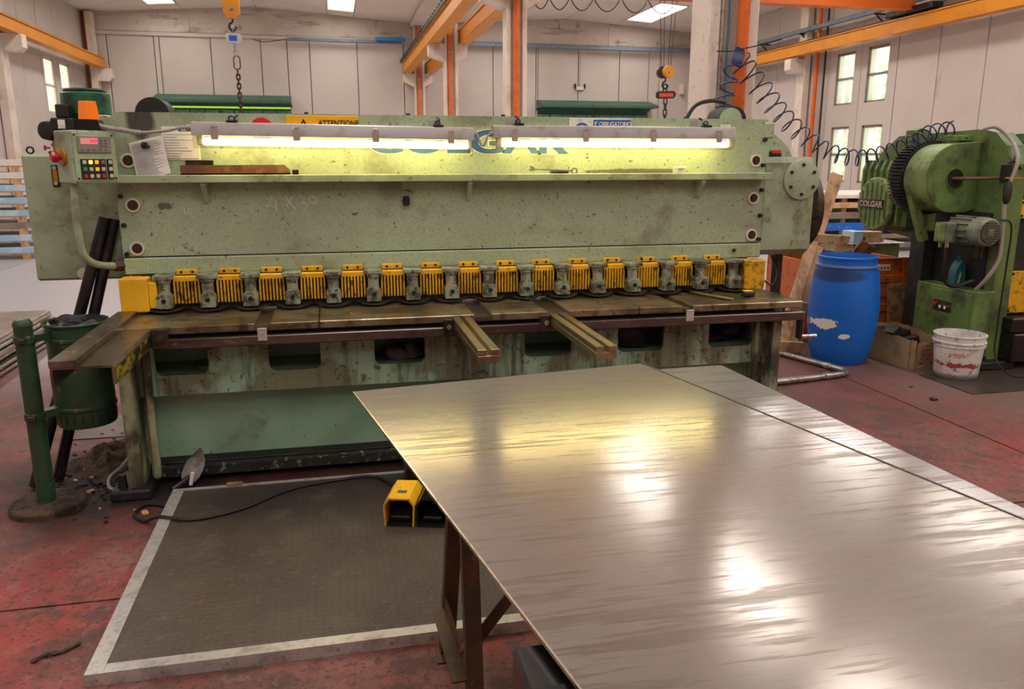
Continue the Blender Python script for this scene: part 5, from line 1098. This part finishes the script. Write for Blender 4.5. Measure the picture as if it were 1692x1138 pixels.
# motor
mo = MB().lathe([(.07, .36), (.095, .355), (.098, .12), (.098, .115), (.112, .11), (.114, .05), (.108, .012), (.095, 0), (.085, 0)], (4.885, 5.19, 1.108), (0, 1, 0), 32).build('motor', 'motor_grey', PR)
MB().cyl((4.885, 5.189, 1.108), (4.885, 5.184, 1.108), .086, n=32).build('fan_grille', 'black', mo)
for k in range(11):
    d = -.075 + k * .015; hh = math.sqrt(.083 ** 2 - d * d); MB().box(4.885 - hh, 4.885 + hh, 5.180, 5.184, 1.108 + d - .003, 1.108 + d + .003).build('grille_bar', 'motor_grey', mo, smooth=0)
MB().box(4.860, 4.910, 5.176, 5.181, 1.083, 1.133, .002).lathe([(.008, 0), (.015, 0), (.015, -.002), (.008, -.002)], (4.885, 5.176, 1.108), (0, 1, 0), 16, False).build('grille_badge', 'motor_grey', mo, smooth=0)
for k in range(14):
    a = R(20 + k * 26); MB().obox((4.885 + .103 * math.cos(a), 5.43, 1.108 + .103 * math.sin(a)), ((math.cos(a), 0, math.sin(a)), (0, 1, 0), (-math.sin(a), 0, math.cos(a))), (.012, .11, .003)).build('fin', 'motor_grey', mo, smooth=0)
MB().box(4.70, 4.80, 5.42, 5.56, 1.01, 1.165, .006).build('terminal_box', 'motor_grey', mo, smooth=0); MB().box(4.694, 4.70, 5.43, 5.55, 1.02, 1.155, .003).build('terminal_lid', 'press_green_lit', mo, smooth=0)
MB().box(4.79, 4.84, 5.43, 5.55, 1.03, 1.15).build('terminal_neck', 'motor_grey', mo, smooth=0)
for yy in (5.46, 5.53): MB().cyl((4.75, yy, 1.01), (4.75, yy, .965), .016, n=10).build('cable_gland', 'bright_steel', mo)
MB().box(4.87, 5.10, 5.35, 5.53, .985, 1.012).build('motor_foot', 'press_dark', mo, smooth=0)
for xx in (4.90, 4.95): MB().cyl((xx, 5.32, 1.0), (xx, 5.32, .90), .010, n=8).build('adjusting_bolt', 'dark_metal', mo)
MB().box(5.07, 5.092, 5.40, 6.0, .60, 1.24).build('cavity_shade_plate', 'press_dark', PR, smooth=0)  # dark plate added in place of the shade inside the open frame
# switch cabinet
CB = MB().box(4.905, 5.092, 5.272, 5.93, .16, .632, .006).build('switch_cabinet', PG, PR, smooth=0)
MB().box(4.897, 4.905, 5.305, 5.905, .19, .605, .003).build('cabinet_door', PG, CB, smooth=0)
MB().box(4.891, 4.897, 5.50, 5.70, .425, .515, .002).build('switch_plate', 'dark_metal', CB, smooth=0)
MB().cyl((4.891, 5.66, .485), (4.875, 5.66, .485), .018, n=14).build('red_button', 'red_knob', CB)
for yy in (5.60, 5.545): MB().cyl((4.891, yy, .465), (4.873, yy, .465), .015, n=12).build('switch_knob', 'chrome', CB)
MB().cyl((4.897, 5.87, .40), (4.889, 5.87, .40), .010, n=10).build('door_lock', 'chrome', CB); MB().box(4.891, 4.897, 5.58, 5.64, .215, .265, .002).build('vent', 'dark_metal', CB, smooth=0)
sc_ = 5.2 / 5.5
def cp_(x, z, y=5.24): k = y / 5.5; return (x * k, y, 1.65 + (z - 1.65) * k)
MB().tube(spline([cp_(4.95, 1.875, 5.5), cp_(5.099, 1.90, 5.45), cp_(5.26, 1.80, 5.35), cp_(5.345, 1.655), cp_(5.30, 1.48), cp_(5.262, 1.385), cp_(5.285, 1.22), cp_(5.295, 1.05), cp_(5.295, .86), cp_(5.22, .72, 5.27), (5.0, 5.38, .632)], 8), .015, 10).build('grey_conduit', 'cable_grey', PR)
MB().tube(spline([(4.75, 5.46, .97), (4.75, 5.46, .80), (4.78, 5.47, .70), (4.86, 5.45, .655), (5.0, 5.42, .70), (5.06, 5.42, .66)], 8), .016, 10).build('black_cable', 'cable_black', PR)
MB().tube(spline([(5.0, 5.22, 1.20), (5.10, 5.22, 1.15), (5.115, 5.23, .8), (5.11, 5.23, .4), (5.10, 5.20, .12), (5.08, 5.02, .02), (5.2, 4.95, .018), (5.6, 4.98, .02)], 8), .007, 8).build('floor_cable', 'cable_black', PR)
MB().tube([(5.0, 5.24, 1.515), (5.6, 5.24, 1.50)], .006, 8).build('lever_rod', 'amber', PR)
MB().box(5.02, 5.06, 5.24, 5.32, 1.48, 1.62, .006).tube(spline([(5.04, 5.28, 1.62), (5.08, 5.26, 1.64), (5.14, 5.25, 1.58)], 6), .01, 8).build('lever_bracket', 'black', PR, smooth=0)
MB().tube([(5.12, 5.28, 1.68), (5.115, 5.28, 1.52)], .022, 10).build('lubricator', PG, PR)
tag(centre(MB().blob((5.03, 5.235, 1.40), (.035, .03, .10), 9, 3, .3).build('hanging_rag', 'rag_dark')), 'dark crumpled glove hanging from the press lever', 'glove')
for z0, z1 in ((1.20, 1.345), (.44, .78)):
    o = MB().box(5.26, 5.75, 5.33, 5.36, z0, z1, .004).build('yellow_guard', 'yellow_end' if z0 < 1 else 'yellow', PR, smooth=0)
    for z in (z0 + .02, z1 - .02): MB().cyl((5.285, 5.33, z), (5.285, 5.32, z), .010, n=8).build('guard_bolt', 'black', o)
MB().box(5.26, 5.9, 5.36, 5.9, .10, 1.75).build('dark_interior', 'press_dark', PR, smooth=0)
MB().box(5.22, 5.9, 5.16, 5.34, .07, .30, .01).box(5.22, 5.9, 5.20, 5.34, .30, .42, .01).build('die_block', 'steel_dark', PR, smooth=0)
MB().lathe([(.09, 0), (.10, .01), (.10, .10), (.06, .12)], (5.05, 6.3, 1.80), n=20).build('oil_cap', PG, PR)
t = thing('oil_bottle', 'dark teal oil bottle standing on the press cabinet', 'bottle', (5.0, 5.62, .633))
MB().prism([(4.955, .633), (5.045, .633), (5.05, .72), (5.045, .79), (5.015, .84), (5.0, .84), (4.975, .80), (4.955, .76)], 'y', 5.56, 5.64).build('body', 'bottle', t, smooth=30)
MB().cyl((5.008, 5.60, .83), (5.008, 5.60, .885), .018, n=12).build('neck', 'bottle', t)
MB().tube([(4.985 + .010 * math.sin(i * 1.9) + .0008 * i, 5.557, .66 + .005 * i + .004 * math.cos(i * 2.3)) for i in range(20)], .0022, 5).build('script_print', 'logo_cream', t)
# far right stock of sheets under blue tarps
zz = 0
for k, (h, m_, lab, x0) in enumerate(((.10, 'sheet_stack', 'lowest plate pack in the far right stack', 8.3), (.09, 'sheet_stack', 'second plate pack from the floor in the far right stack', 8.2), (.14, 'tarp', 'lower blue wrapped pack in the far right stack', 8.1), (.12, 'sheet_stack', 'dark plate pack between the blue wraps and timber, far right', 8.6), (.10, 'wood', 'long timber pack in the far right stack', 8.4), (.07, 'sheet_white', 'topmost pale plate pack in the far right stack', 8.2))):
    t = thing('plate_pack', lab, 'plate pack', (9.8, 13.8, zz), group='packs in the far right stack')
    for y in (13.0, 14.6):
        for x in (9.0, 9.6, 10.6): MB().box(x - .05, x + .05, y - .05, y + .05, zz, zz + .07).build('bearer', 'wood', t, smooth=0)
    zz += .0705
    MB().box(x0, 11.4, 12.85, 14.75, zz, zz + h, .01).build('pack', m_, t, smooth=0); zz += h + .0005
tag(centre(MB().blob((10.2, 13.3, zz + .11), (.5, .35, .075), 4, 3, .15).build('blue_tarp', 'tarp')), 'crumpled blue tarp lying on top of the far right stack', 'tarp')
